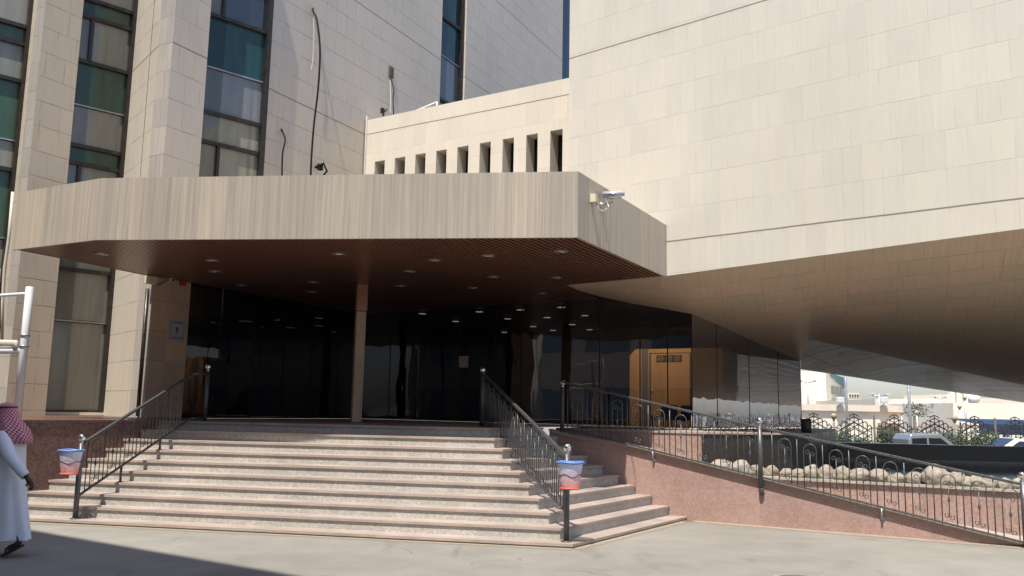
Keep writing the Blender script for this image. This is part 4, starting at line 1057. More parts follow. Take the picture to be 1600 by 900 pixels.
b = MB(); wq = [RPt(sB, PO+.4), RPt(sEnd, PO+.4), Vector((18, 23.2, 0)), Vector((8.3, 24.8, 0)), T3, T2]; b.face([flat(p, .58) for p in wq]); o = b.build('water', 'water'); tag(o, kind='structure')
bw = thing('pool_rear_wall', (10, 24.5, 0), 'low dark granite wall behind the shaded pool', 'wall')
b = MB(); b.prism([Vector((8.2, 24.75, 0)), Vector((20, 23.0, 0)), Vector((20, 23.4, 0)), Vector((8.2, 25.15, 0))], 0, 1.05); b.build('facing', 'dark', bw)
b = MB(); b.prism([Vector((8.2, 24.70, 0)), Vector((20, 22.95, 0)), Vector((20, 23.0, 0)), Vector((8.2, 24.75, 0))], .58, .64); b.build('ledge', 'cap', bw)
# rocks
rocks = [(1128, 18), (1158, 17), (1182, 14), (1206, 11), (1229, 12), (1247, 13), (1268, 14), (1291, 15), (1316, 15), (1346, 17), (1373, 17), (1402, 14), (1429, 17), (1464, 23), (1497, 15), (1512, 14), (1524, 12), (1546, 14), (1570, 13), (1592, 14), (1618, 16)]
words = ['flat beige boulder at the left end of the pool rim, partly behind the terrace corner', 'second', 'third']
for i, (px, hw) in enumerate(rocks):
    q_ = onV(px, 740, RP+RN*(PO+.22+rnd.uniform(-.04, .06)), RA); yy = q_.y; w = hw*yy/1354.6*1.03; h = w*rnd.uniform(.66, .92)
    if i == 13: h = w*.85
    bm = bmesh.new(); bmesh.ops.create_icosphere(bm, subdivisions=4, radius=1)
    sd_ = rnd.uniform(0, 100)
    for v in bm.verts:
        d0 = v.co.copy(); k = 1+.24*noise.noise(d0*1.1+Vector((sd_, 0, 0)))+.10*noise.noise(d0*2.6+Vector((0, sd_, 0)))+.03*noise.noise(d0*9+Vector((0, sd_, 0)))
        v.co = Vector((d0.x*w*k, d0.y*w*.8*k, max(-.55, d0.z)*h*k))
    for f in bm.faces: f.smooth = True
    me = bpy.data.meshes.new('boulder'); bm.to_mesh(me); bm.free(); me.materials.append(M['rock'])
    o = bpy.data.objects.new('boulder', me); COL.objects.link(o); o.location = (q_.x, q_.y, .70+h*.5); o.rotation_euler = (0, 0, rad(29)+rnd.uniform(-.4, .4))
    ordn = ['leftmost', 'second', 'third', 'fourth', 'fifth', 'sixth', 'seventh', 'eighth', 'ninth', 'tenth', 'eleventh', 'twelfth', 'thirteenth', 'fourteenth', 'fifteenth', 'sixteenth', 'seventeenth', 'eighteenth', 'nineteenth', 'twentieth', 'last'][i]
    lab = {0: 'leftmost beige boulder on the pool rim, low and flat beside the terrace wall', 13: 'largest and tallest rounded boulder on the pool rim'}.get(i, 'rounded beige boulder on the pool rim, %s from the left' % ordn)
    tag(o, lab, 'boulder', 'boulders along the pool rim')
# sparse grass along the cap
b = MB()
for i in range(2600):
    s = rnd.uniform(sB, sEnd-3); o_ = PO+.02+rnd.random()**1.6*.12; p = RPt(s, o_); p.z = .70
    if noise.noise(Vector((s*1.3, 0, 3))) < -.05: continue
    h = rnd.uniform(.015, .055); a_ = rnd.uniform(0, 6.28); e = Vector((math.cos(a_), math.sin(a_), 0))*.006
    tip = p+Vector((rnd.uniform(-.02, .02), rnd.uniform(-.02, .02), h)); b.face([p-e, p+e, tip])
tag(b.build('grass', 'grass'), 'thin tufts of grass at the foot of the boulders on the pool cap', 'grass', kind='stuff')
# black bin
p = flat(onD(1260, 678, 17.3), 1.435); bn_ = thing('litter_bin', p, 'black cylindrical bin on the terrace corner beside the lobby glass', 'bin')
b = MB(); b.lathe(p, [(.085, 0), (.10, .02), (.10, .24), (.095, .245)], 18); b.build('body', 'black', bn_)
b = MB(); b.lathe(p+Vector((0, 0, .245)), [(.11, 0), (.11, .02), (.08, .03)], 18); b.build('rim', 'black', bn_)

# ------------------------------------------------------------------ waste baskets on the railing posts
def basket(c, lab, flip=1):
    t = thing('waste_basket', c, lab, 'bin', 'plastic waste baskets on the railing posts')
    n = 22; H = .34; rt, rb = .165, .115
    b = MB(); vs = []; rows = 9
    for i in range(rows):
        h = i/(rows-1)
        for k in range(n):
            a_ = 2*math.pi*k/n; r = rb+(rt-rb)*h + .006*noise.noise(Vector((k*.9, i*.8, c.x))); vs.append(c+Vector((math.cos(a_)*r, math.sin(a_)*r*.85, h*H)))
    fs = [(i*n+k, i*n+(k+1) % n, (i+1)*n+(k+1) % n, (i+1)*n+k) for i in range(rows-1) for k in range(n)]
    b.raw(vs, fs, smooth=True); b.face([vs[k] for k in range(n)]); b.build('liner', 'bag', t)
    b = MB(); b.tube([c+Vector((math.cos(a_*math.pi/11)*(rt+.012), math.sin(a_*math.pi/11)*(rt+.012)*.85, H+.005*math.sin(a_))) for a_ in range(22)], .016, 8, closed=True); b.build('rim', 'blueplastic', t)
    b = MB(); b.tube([c+Vector((math.cos(a_*math.pi/11)*(rb+.008), math.sin(a_*math.pi/11)*(rb+.008)*.85, .008)) for a_ in range(22)], .012, 8, closed=True)
    for k in range(8): a_ = k*math.pi/8; b.tube([c+Vector((math.cos(a_)*rb, math.sin(a_)*rb*.85, .008)), c-Vector((math.cos(a_)*rb, math.sin(a_)*rb*.85, -.008))], .006, 5)
    b.build('base_grid', 'redplastic', t)
    b = MB(); b.tube([c+Vector((math.cos(a_*math.pi/11)*.142, math.sin(a_*math.pi/11)*.142*.85, .17+.02*math.sin(a_))) for a_ in range(22)], .005, 5, closed=True); b.build('strap', 'black', t)
p = onD(107, 741, LR0.y-.2); basket(p+Vector((0, .02, 0)), 'translucent waste basket with blue rim on the left railing post, beside the walking man')
p = onD(891, 764, RR0.y-.2); basket(p, 'translucent blue and red waste basket on the corner railing post')

# ------------------------------------------------------------------ person walking out at the left edge
def skin_mesh(name, joints, edges, m, parent, root=0, sub=2):
    me = bpy.data.meshes.new(name); o0 = Vector(parent['_o'])
    me.from_pydata([tuple(Vector(j[0])-o0) for j in joints], edges, [])
    o = bpy.data.objects.new(name, me); COL.objects.link(o); o.parent = parent
    mod = o.modifiers.new('skin', 'SKIN'); mod.use_smooth_shade = True
    for i, j in enumerate(joints):
        sv_ = me.skin_vertices[0].data[i]; sv_.radius = (j[1], j[1] if len(j) < 3 else j[2]); sv_.use_root = (i == root)
    sb_ = o.modifiers.new('sub', 'SUBSURF'); sb_.levels = sub; sb_.render_levels = sub
    me.materials.append(M[m]); return o
PX = flat(onZ(6, 862, 0)); PX = Vector((-5.79, 10.25, 0))
per = thing('person', PX, 'person in a long white robe and red checked headscarf walking out at the left', 'person')
X = Vector((-1, .12, 0)).normalized(); Y = Vector((-X.y, X.x, 0)); 
if Y.y > 0: Y = -Y                          # Y: towards camera side
def H(f, s, z): return PX + X*f + Y*s + Vector((0, 0, z))
J_ = [(H(0, 0, .92), .13), (H(.0, 0, 1.15), .12), (H(.03, 0, 1.36), .13), (H(.06, 0, 1.46), .055), (H(.10, 0, 1.53), .062), (H(.125, 0, 1.60), .085), (H(.115, 0, 1.66), .06),
      (H(.03, .17, 1.36), .055), (H(-.17, .23, 1.12), .042), (H(-.37, .21, .92), .026), (H(-.41, .205, .875), .03), (H(-.445, .20, .83), .024),
      (H(.03, -.17, 1.36), .055), (H(.13, -.2, 1.10), .042), (H(.30, -.18, .92), .026), (H(.33, -.18, .88), .03), (H(.37, -.18, .84), .02),
      (H(.02, .10, .85), .085), (H(-.08, .09, .48), .058), (H(-.25, .08, .25), .036), (H(-.285, .08, .165), .036), (H(-.15, .08, .065), .030),
      (H(.02, -.10, .85), .085), (H(.20, -.09, .48), .058), (H(.36, -.08, .12), .036), (H(.36, -.08, .05), .034), (H(.50, -.08, .03), .026)]
Ed = [(0, 1), (1, 2), (2, 3), (3, 4), (4, 5), (5, 6), (2, 7), (7, 8), (8, 9), (9, 10), (10, 11), (2, 12), (12, 13), (13, 14), (14, 15), (15, 16), (0, 17), (17, 18), (18, 19), (19, 20), (20, 21), (0, 22), (22, 23), (23, 24), (24, 25), (25, 26)]
# fingers on the trailing hand
base = len(J_)
for i, (ds, ln) in enumerate(((-.027, .055), (-.009, .065), (.009, .068), (.027, .055))):
    f0 = H(-.45, .20+ds, .832); f1 = f0 - X*.012 + Vector((0, 0, -ln*.55)); f2 = f0 + X*.012 + Vector((0, 0, -ln*1.05))
    J_ += [(f1, .009), (f2, .0075)]; Ed += [(11, base), (base, base+1)]; base += 2
J_ += [(H(-.41, .22, .845), .011), (H(-.395, .225, .805), .009)]; Ed += [(10, base), (base, base+1)]; base += 2
J_ += [(H(.215, 0, 1.585), .016)]; Ed += [(5, base)]
skin_mesh('body', J_, Ed, 'skin', per)
# robe: lofted rings
def loft(rings, n=40, fold=0., seed=0):
    vs = []
    for ri, (c, rx, ry, fo) in enumerate(rings):
        for k in range(n):
            a_ = 2*math.pi*k/n; w = 1+fo*(.5*math.sin(5*a_+seed+ri*.25)+.5*math.sin(9*a_+1.7+seed-ri*.2))+.05*noise.noise(Vector((math.cos(a_)*2.2, math.sin(a_)*2.2, ri*.55+seed)))
            vs.append(c+X*(math.cos(a_)*rx*w)+Y*(math.sin(a_)*ry*w))
    fs = [(i*n+k, i*n+(k+1) % n, (i+1)*n+(k+1) % n, (i+1)*n+k) for i in range(len(rings)-1) for k in range(n)]
    return vs, fs
rg = [(H(-.01, 0, .19), .34, .20, .13), (H(-.01, 0, .22), .335, .20, .13), (H(-.01, 0, .4), .28, .195, .12), (H(0, 0, .6), .235, .19, .09), (H(0, 0, .8), .20, .195, .06), (H(0, 0, .95), .175, .19, .03), (H(0, 0, 1.1), .155, .185, .02),
      (H(.01, 0, 1.25), .155, .20, .012), (H(.02, 0, 1.36), .14, .205, .01), (H(.03, 0, 1.42), .105, .165, 0), (H(.04, 0, 1.455), .075, .09, 0), (H(.055, 0, 1.50), .062, .066, 0)]
b = MB(); vs, fs = loft(rg, 44)
b.raw(vs, fs, smooth=True)
def sleeve(p, q, r, rads):
    pts_ = []; rr2 = []
    seg = [p, p.lerp(q, .5), q, q.lerp(r, .5), r]
    b.tube(seg, rads, 16, cap=False)
sleeve(H(.02, .15, 1.385), H(-.17, .235, 1.13), H(-.38, .21, .91), [.075, .078, .07, .062, .052])
sleeve(H(.03, -.15, 1.385), H(.13, -.2, 1.11), H(.29, -.18, .93), [.075, .078, .07, .062, .052])
o = b.build('robe', 'thobe', per); so = o.modifiers.new('s', 'SOLIDIFY'); so.thickness = .006; ss_ = o.modifiers.new('sub', 'SUBSURF'); ss_.levels = 1; ss_.render_levels = 1
# headscarf: cap over the head and cloth falling behind the shoulder
b = MB(); n = 28; vs = []; vu = []
rr3 = [(1.735, .01, .01, .095), (1.72, .06, .06, .095), (1.69, .10, .09, .095), (1.63, .118, .10, .085), (1.56, .12, .11, .065), (1.49, .135, .135, .02), (1.42, .155, .17, -.02), (1.35, .15, .17, -.06), (1.27, .115, .12, -.12)]
for i, (z, rx, ry, cx) in enumerate(rr3):
    for k in range(n+1):
        a_ = rad(62)+(2*math.pi-rad(124))*k/n if i > 2 else 2*math.pi*k/n
        w = 1+(.06*math.sin(7*a_+i*.3) if i > 4 else 0)
        vs.append(H(cx+math.cos(a_)*rx*w, math.sin(a_)*ry*w, z)); vu.append((a_*.14, z))
fs = [(i*(n+1)+k, i*(n+1)+k+1, (i+1)*(n+1)+k+1, (i+1)*(n+1)+k) for i in range(len(rr3)-1) for k in range(n)]
b.raw(vs, fs, smooth=True, uvs=vu); o = b.build('headscarf', 'check', per); so = o.modifiers.new('s', 'SOLIDIFY'); so.thickness = .006
b = MB(); b.tube([H(.095+math.cos(a_*math.pi/10)*.108, math.sin(a_*math.pi/10)*.098, 1.685) for a_ in range(20)], .010, 6, closed=True); b.build('head_cord', 'black', per)
for heel, toe, sd_ in (((-.335, .135), (-.09, .008), .08), ((.30, .012), (.56, .012), -.08)):
    b = MB(); hv = Vector((heel[0], heel[1], 0)); tv = Vector((toe[0], toe[1], 0)); dv = (tv-hv); nv = Vector((-dv.y, dv.x, 0)).normalized(); nv = nv if nv.y > 0 else -nv
    vs = []; prof = ((0, .022), (.08, .034), (.35, .033), (.7, .046), (.9, .04), (1, .018))
    for zz_ in (0, .02):
        for t, w in prof:
            q = hv+dv*t+nv*zz_
            for s2 in (-1, 1): vs.append(H(q.x, sd_+s2*w, q.y))
    m_ = 6; fs = [(L2_*12+i*2, L2_*12+i*2+1, L2_*12+i*2+3, L2_*12+i*2+2) for L2_ in (0, 1) for i in range(m_-1)]
    for i in range(m_-1): fs += [(i*2, i*2+2, 12+i*2+2, 12+i*2), (i*2+1, i*2+3, 12+i*2+3, 12+i*2+1)]
    fs += [(0, 1, 13, 12), (10, 11, 23, 22)]
    b.raw(vs, fs)
    for t, hh in ((.55, .06), (.68, .05)):
        q = hv+dv*t+nv*.015; b.tube([H(q.x+nv.x*hh*math.sin(math.pi*k/8), sd_+.047*math.cos(math.pi*k/8), q.y+nv.y*hh*math.sin(math.pi*k/8)) for k in range(9)], .011, 6)
    q = hv+dv*.05+nv*.015; b.tube([H(q.x+dv.x*.35+nv.x*.05, sd_+.04, q.y+dv.y*.35+nv.y*.05), H(q.x-.005, sd_, q.y+.07), H(q.x+dv.x*.35+nv.x*.05, sd_-.04, q.y+dv.y*.35+nv.y*.05)], .007, 6)
    b.build('sandal', 'sandal', per)

# ------------------------------------------------------------------ vehicles
def car(name, loc, rz, kind, paint, label, L=4.9, Wd=1.85, Hh=1.75, group='parked vehicles'):
    t = thing(name, (0, 0, 0), label, kind, group)
    if name == 'pickup_truck':
        prof = [(-L/2, .45), (-L/2, .95), (-.62, .98), (-.60, 1.50), (-.50, 1.70), (.55, 1.75), (.70, 1.70), (1.35, 1.13), (L/2-.15, 1.02), (L/2, .75), (L/2, .35)]
        wins = [[(-.50, 1.12), (-.47, 1.55), (.08, 1.58), (.08, 1.10)], [(.16, 1.10), (.16, 1.58), (.62, 1.58), (1.15, 1.12)]]; ws = [(.72, 1.68), (1.32, 1.14)]
    else:
        prof = [(-L/2, .45), (-L/2+.03, .95), (-L/2+.35, 1.42), (-1.25, 1.66), (0, Hh), (.35, 1.70), (1.25, 1.12), (L/2-.25, 1.0), (L/2, .7), (L/2, .35)]
        wins = [[(-1.75, 1.12), (-1.35, 1.50), (-.35, 1.56), (-.35, 1.08)], [(-.27, 1.08), (-.27, 1.56), (.28, 1.56), (1.0, 1.1)]]; ws = [(.40, 1.66), (1.22, 1.16)]
    b = MB(); n = len(prof); belt = 1.0
    def Yw(z): return Wd/2 - max(0, z-belt)*.22
    vs = [(x, s*Yw(z), z) for s in (-1, 1) for x, z in prof]
    fs = [tuple(range(n)), tuple(reversed(range(n, 2*n)))]+[(i, n+i, n+(i+1) % n, (i+1) % n) for i in range(n)]
    b.raw(vs, fs); b.build('body', paint, t, .05)
    for s in (-1, 1):
        for w in wins:
            g = MB(); g.face([(x, s*(Yw(z)+.012), z) for x, z in w]); g.build('side_window', 'carglass', t)
        if name == 'pickup_truck' or True:
            g = MB(); g.box((ws[1][0]-.18, s*(Wd/2+.08), 1.15), (.16, .1, .13), 90); g.build('wing_mirror', paint, t, .03)
    g = MB(); (x0, z0), (x1, z1) = ws; g.face([(x0+.02, -Yw(z0)+.08, z0+.01), (x0+.02, Yw(z0)-.08, z0+.01), (x1+.02, Yw(z1)-.08, z1+.02), (x1+.02, -Yw(z1)+.08, z1+.02)]); g.build('windscreen', 'carglass', t)
    for x in (-L/2+.95, L/2-.9):
        for s in (-1, 1):
            g = MB(); g.lathe((x, s*(Wd/2-.12), .36), [(.25, -.11), (.36, -.1), (.36, .1), (.25, .11)], 22, axis=(0, 1, 0)); w_ = g.build('wheel', 'tyre', t)
            g = MB(); g.lathe((x, s*(Wd/2-.0), .36), [(.22, -.02), (.20, .012), (.05, .02)], 18, axis=(0, 1, 0)); g.build('rim', 'silver', w_, origin=t['_o'])
    for s in (-1, 1):
        g = MB(); g.box((L/2-.06, s*(Wd/2-.28), .82), (.14, .34, .16), 90); g.build('headlight', 'lamp', t, .02)
    t.location = loc; t.rotation_euler = (0, 0, rz); return t
p = onD(1437, 690, 34.5); car('pickup_truck', (p.x-.15, 34.5, -.55), rad(-3), 'pickup truck', 'carsilver', 'silver pickup truck cab showing above the dark pool wall', 5.2)
p = onD(1575, 690, 36.5); car('parked_car', (p.x+.6, 36.9, -.65), rad(176), 'car', 'carwhite', 'white car with dark windows at the right edge, behind the shrubs', 4.6, 1.8, 1.62)
p = onD(-14, 640, 17.0); car('parked_car', (p.x-1.55, 17.6, 0.02), rad(8), 'car', 'carblack', 'black car at the far left edge, behind the walking person', 4.7, 1.9, 1.92)

# ------------------------------------------------------------------ lattice fence, garden lamps, shrubs
FD = 40.
fence = thing('lattice_fence', (16, FD, -.65), 'dark iron fence of stepped diamond lattice panels behind the parked cars', 'fence')
pw2 = 1.84; x0f = onD(1304, 690, FD).x
kb = MB(); kb.box((x0f+12, FD, -.35), (60, .3, .6), 90); kb.build('plinth', 'beigedk', fence)
ZF = .0
def fpanel(x):
    b = MB(); r = .026; n = 4; dx = pw2*.43/n
    h = lambda i: 1.90-.115*abs(i)-(.05 if abs(i) == n else 0)
    zb_ = -.1
    for i in range(-n, n+1): b.tube([(x+i*dx, FD, zb_), (x+i*dx, FD, h(i)-(.09 if i else .0))], r*.8, 4)
    sl = .55
    # stepped hexagon tops
    for i in range(-n, n+1, 1):
        if i == 0: b.tube([(x-dx, FD, h(0)-.12), (x-dx*.95, FD, h(0)-.06), (x, FD, h(0)+.02), (x+dx*.95, FD, h(0)-.06), (x+dx, FD, h(0)-.12)], r, 4)
        elif abs(i) > 1:
            s = 1 if i > 0 else -1
            b.tube([(x+(i-s)*dx, FD, h(i)-.03), (x+(i-.4*s)*dx, FD, h(i)+.03), (x+i*dx, FD, h(i)-.06), (x+i*dx, FD, h(i)-.16)], r, 4)
    for k in range(5):
        zt2 = h(0)-.10-.27*k
        for s in (-1, 1):
            m_ = n if k > 0 else 1.2
            b.tube([(x, FD-.01, zt2), (x+s*dx*m_, FD-.01, zt2-m_*dx*sl)], r, 4)
    for k in range(4):
        for s in (-1, 1):
            za = h(n)-.35-.27*k
            b.tube([(x+s*dx*(n-.0), FD+.01, h(n)-.1-.0-.27*k+ .0), (x, FD+.01, h(n)-.1-.27*k-n*dx*sl)], r, 4) if k < 3 else None
            b.tube([(x+s*dx*(1+k), FD+.012, h(1+k)-.12), (x-s*dx*(n-1.), FD+.012, max(zb_, h(1+k)-.12-(n+k)*dx*sl))], r*.9, 4) if k < 2 else None
    b.tube([(x-pw2/2, FD, h(n)-.1), (x-n*dx, FD, h(n)-.1)], r, 4); b.tube([(x+pw2/2, FD, h(n)-.1), (x+n*dx, FD, h(n)-.1)], r, 4)
    b.tube([(x-pw2/2, FD, zb_), (x+pw2/2, FD, zb_)], r, 4)
    b.build('lattice_panel', 'fence', fence)
for k in range(-6, 18): fpanel(x0f+pw2*(k+.5))
for k in range(-6, 19):
    x = x0f+pw2*k; lamp = (k % 3 == 0)
    if not lamp:
        b = MB(); b.box((x, FD, .75), (.07, .07, 2.2), 0); b.build('post', 'post', fence)
order = 0
for k in range(-6, 19):
    if k % 3: continue
    x = x0f+pw2*k; px = 800+1354*x/FD
    lab = ['globe lamp post in the fence, behind the lobby glass corner', 'globe lamp post in the fence, mirrored beside the lobby glass', 'globe lamp post in the fence, leftmost clear of the lobby glass', 'globe lamp post in the fence, right of the pickup'][min(k//3+2, 3)] if k <= 3 else 'globe lamp post in the fence, beyond the right edge, number %s along' % ['', '', 'five', 'six', 'seven', 'eight', 'nine'][min(k//3, 6)]
    t = thing('garden_lamp', (x, FD, -.1), lab, 'lamp', 'globe lamps along the fence')
    b = MB(); b.tube([(x, FD-.0, -.1), (x, FD-.0, 1.66)], .045, 8); b.build('post', 'post', t)
    b = MB(); b.lathe((x, FD, 1.62), [(.05, 0), (.09, .05), (.05, .07)], 12); b.build('collar', 'post', t)
    b = MB(); b.ball((x, FD, 1.80), .135, 16); b.build('globe', 'lampglobe', t)
def leafmass(name, c, rx, ry, h, n, leaf, m='leaf', seed=0):
    b = MB(); R2 = random.Random(seed)
    for i in range(n):
        u = R2.random()*6.283; r = R2.random()**.5; z = R2.random()
        rr4 = r*(1-.5*z**2)*(1+.35*noise.noise(Vector((math.cos(u)*1.5, math.sin(u)*1.5, z*2+seed))))
        p = Vector((c[0]+math.cos(u)*rx*rr4, c[1]+math.sin(u)*ry*rr4, c[2]+z*h*(1+.35*noise.noise(Vector((math.cos(u)*2, seed, math.sin(u)*2))))))
        a_ = Vector((R2.gauss(0, 1), R2.gauss(0, 1), R2.gauss(0, .7))).normalized()*leaf; q = a_.orthogonal().normalized()*leaf*.45
        b.face([p-a_*.5, p+q*.6, p+a_*.5, p-q*.6])
    return b
sh = [(1270, 1.0), (1310, .8), (1338, 1.), (1385, .8), (1492, .9), (1515, 1.), (1540, 1.15), (1566, .7), (1598, .7), (1640, .9), (1690, 1.)]
shl = ['dark clipped shrub beside the lobby glass corner', 'dark shrub between the lobby corner and the pickup, left one', 'dark shrub between the lobby corner and the pickup, right one', 'small dark shrub just left of the pickup cab', 'dark shrub at the bonnet of the pickup', 'dark shrub under the globe lamp right of the pickup', 'taller dark shrub left of the white car', 'small shrub in front of the white car windscreen', 'small shrub at the right edge of the view', 'shrub beyond the right edge, nearer one', 'shrub beyond the right edge, farther one']
for i, (px, w) in enumerate(sh):
    x = onD(px, 690, 38.3).x
    b = leafmass('s', (x, 38.3, -.55), w*1.0, .5, 1.55+.15*math.sin(i*2.3), 4200, .085, seed=i)
    t = thing('garden_shrub', (x, 38.3, -.65), shl[i], 'shrub', 'shrubs in front of the fence')
    b.build('foliage', 'leaf', t); b = MB()
    for k in range(4): b.tube([(x+.05*k, 38.3, -.65), (x+.25*(k-1.5), 38.3+.1*(k % 2), .2)], [.03, .012], 5)
    b.build('stem', 'beigedk', t)

# ------------------------------------------------------------------ buildings far right
def bwall_thing():
    D = 62.; x0, x1 = 10., onD(1404, 640, D).x; zt2 = onD(1330, 632.5, D).z
    t = thing('boundary_wall', (x0, D, -.3), 'long pale boundary wall with a projecting cornice beyond the fence', 'wall')
    b = MB(); b.prism([Vector((x0, D, 0)), Vector((x1, D, 0)), Vector((x1, D+.5, 0)), Vector((x0, D+.5, 0))], -.6, zt2-.45); b.build('wall_face', 'cream', t)
    b = MB(); b.prism([Vector((x0, D-.25, 0)), Vector((x1+.15, D-.25, 0)), Vector((x1+.15, D+.6, 0)), Vector((x0, D+.6, 0))], zt2-.45, zt2); b.build('cornice', 'beige', t)
    for px in (1313, 1381):
        p = onD(px, 627, D-.6); f = thing('wall_floodlight', p, 'white floodlight on top of the boundary wall, %s' % ('left of the tall pole' if px < 1350 else 'near the right end of the cornice'), 'floodlight', 'floodlights on the boundary wall')
        b = MB(); b.box(p+Vector((0, 0, .1)), (.5, .3, .4), 70); b.build('head', 'lamp', f, .04); b = MB(); b.tube([p-Vector((0, 0, .2)), p+Vector((0, .6, -.5))], .06, 6); b.build('arm', 'steel', f)
bwall_thing()
def building(name, corners, z0, z1, m, label, wins=(), roof=None):
    t = thing(name, flat(corners[0], z0), label, 'building')
    b = MB(); b.prism([flat(c) for c in corners], z0, z1); b.build('wall', m, t)
    for (a, c, za, zb2) in wins:
        w = MB(); a = Vector(a); c = Vector(c); d = (c-a).normalized(); nn = Vector((d.y, -d.x, 0))
        if nn.y > 0: nn = -nn
        w.face([flat(a, za)+nn*.03, flat(c, za)+nn*.03, flat(c, zb2)+nn*.03, flat(a, zb2)+nn*.03]); f = w.build('window', 'wdark', t)
        fr = MB()
        for p, q_, s0, s1 in ((a, c, za-.08, za), (a, c, zb2, zb2+.08)): fr.box(flat((p+q_)/2, (s0+s1)/2)+nn*.06, ((q_-p).length+.1, .12, .08), d)
        fr.build('window_frame', 'beigedk', f, origin=t['_o'])
    return t
D1 = 95.
a = onD(1200, 580, D1); c = onD(1290, 579, D1); e = onD(1322, 600, 108.); zt1 = onD(1289, 581, D1).z
wins = []
for y0, y1, row in ((602.7, 614.5, 0), (624, 634, 1)):
    for xa, xb in ((1297, 1303.5), (1305, 1309.5), (1311, 1316.5)):
        p = lambda px: flat(c).lerp(flat(e), ((px-1290)/32)); zz_ = onD(1297, y0, D1+1.5).z, onD(1297, y1, D1+1.5).z
        wins.append((p(xa), p(xb), zz_[1], zz_[0]))
bA = building('apartment_block', [flat(a), flat(c), flat(e), flat(a)+Vector((0, 30, 0))], -.5, zt1, 'cream', 'pale four-storey building with small square windows just right of the lobby glass', wins)
b = MB(); p0_ = flat(c, zt1)+(flat(e)-flat(c))*.18; p1_ = flat(e, zt1); nn = Vector((.3, -.6, 0)).normalized()*.15
b.face([p0_-Vector((0, 0, .4))+nn, p1_-Vector((0, 0, 1.6))+nn, p1_-Vector((0, 0, .2))+nn, p0_+Vector((0, 0, .05))+nn]); b.build('teal_band', 'teal', bA)
D2 = 120.
x = lambda px, D: onD(px, 640, D).x
building('roof_villa', [Vector((x(1327, D2), D2, 0)), Vector((x(1348, D2), D2, 0)), Vector((x(1350, D2), D2+10, 0)), Vector((x(1329, D2), D2+10, 0))], -.5, onD(1335, 623, D2).z, 'cream', 'small distant pale house between the tall pole and the sky gap', [(Vector((x(1335, D2), D2, 0)), Vector((x(1341, D2), D2, 0)), onD(1338, 633, D2).z, onD(1338, 629, D2).z)])
building('distant_house', [Vector((x(1325, 140), 140, 0)), Vector((x(1343, 140), 140, 0)), Vector((x(1345, 140), 150, 0)), Vector((x(1327, 140), 150, 0))], -.5, onD(1335, 614, 140).z, 'beige', 'distant beige house with stepped parapet behind the small pale house', [(Vector((x(1328+4*k, 140), 140, 0)), Vector((x(1330+4*k, 140), 140, 0)), onD(1338, 621, 140).z, onD(1338, 617, 140).z) for k in range(4)])
D3 = 75.
zt3 = onD(1420, 622.5, D3).z
bC = building('long_building', [Vector((x(1368, D3+4), D3+4, 0)), Vector((x(1500, D3), D3, 0)), Vector((x(1500, D3)+2, D3+25, 0)), Vector((x(1368, D3)+2, D3+25, 0))], -.5, zt3, 'beige', 'long low sand-coloured building behind the fence, centre of the right gap',
    [(Vector((x(1471, D3), D3+.3, 0)), Vector((x(1480, D3), D3+.3, 0)), onD(1475, 652.5, D3).z, onD(1475, 647, D3).z), (Vector((x(1486, D3), D3+.2, 0)), Vector((x(1497, D3), D3+.2, 0)), onD(1475, 652.5, D3).z, onD(1475, 647, D3).z)])
b = MB(); b.prism([Vector((x(1479, D3), D3-.4, 0)), Vector((x(1507, D3), D3-.4, 0)), Vector((x(1507, D3), D3+8, 0)), Vector((x(1479, D3), D3+8, 0))], -.5, onD(1490, 616, D3).z); b.build('stair_tower', 'cream', bC)
b = MB()
for px in (1483, 1492, 1503): b.box((x(px, D3), D3-.5, 3.2), (.5, .3, 5), 0)
b.build('buttress', 'cream', bC)
D4 = 66.
bD = building('warehouse', [Vector((x(1500, D4), D4+1, 0)), Vector((x(1950, D4), D4-9, 0)), Vector((x(1950, D4), D4+20, 0)), Vector((x(1500, D4), D4+20, 0))], -.5, onD(1540, 630, D4).z, 'cream', 'broad plain cream hall at the right edge behind the blue awning', [])
building('rear_hall', [Vector((x(1508, 90), 90, 0)), Vector((x(2100, 90), 86, 0)), Vector((x(2100, 90), 110, 0)), Vector((x(1508, 90), 110, 0))], -.5, onD(1540, 622, 90).z, 'beige', 'taller sand-coloured hall rising behind the cream hall at the right', [])
# dark carports / shops along their foot
D5 = 58.
aw = thing('carport', (x(1460, D5), D5, -.5), 'row of open dark carports at the foot of the long building', 'carport')
b = MB(); b.prism([Vector((x(1410, D5), D5, 0)), Vector((x(1525, D5), D5, 0)), Vector((x(1525, D5), D5+4, 0)), Vector((x(1410, D5), D5+4, 0))], onD(1450, 668, D5).z, onD(1450, 662.5, D5).z); b.build('roof', 'beigedk', aw)
b = MB()
for px in range(1412, 1526, 16): b.tube([(x(px, D5), D5+.1, -.6), (x(px, D5), D5+.1, 1.4)], .06, 6)
b.build('post', 'steel', aw)
ba_ = thing('blue_awning', (x(1560, 52), 52, -.5), 'deep blue canvas car awning at the right edge', 'awning')
b = MB(); zz0, zz1 = onD(1560, 679, 52).z, onD(1560, 663, 52).z
b.raw([(x(1528, 52), 52, zz1), (x(1680, 52), 50, zz1), (x(1680, 52), 50, zz0), (x(1528, 52), 52, zz0), (x(1528, 52), 56, zz1+.3), (x(1680, 52), 55, zz1+.3)], [(0, 1, 2, 3), (0, 4, 5, 1)]); b.build('canvas', 'blue', ba_)
b = MB()
for px in (1530, 1570, 1610, 1650): b.tube([(x(px, 52), 52.2, -.6), (x(px, 52), 52.2, zz0+.3)], .05, 6)
b.build('post', 'steel', ba_)
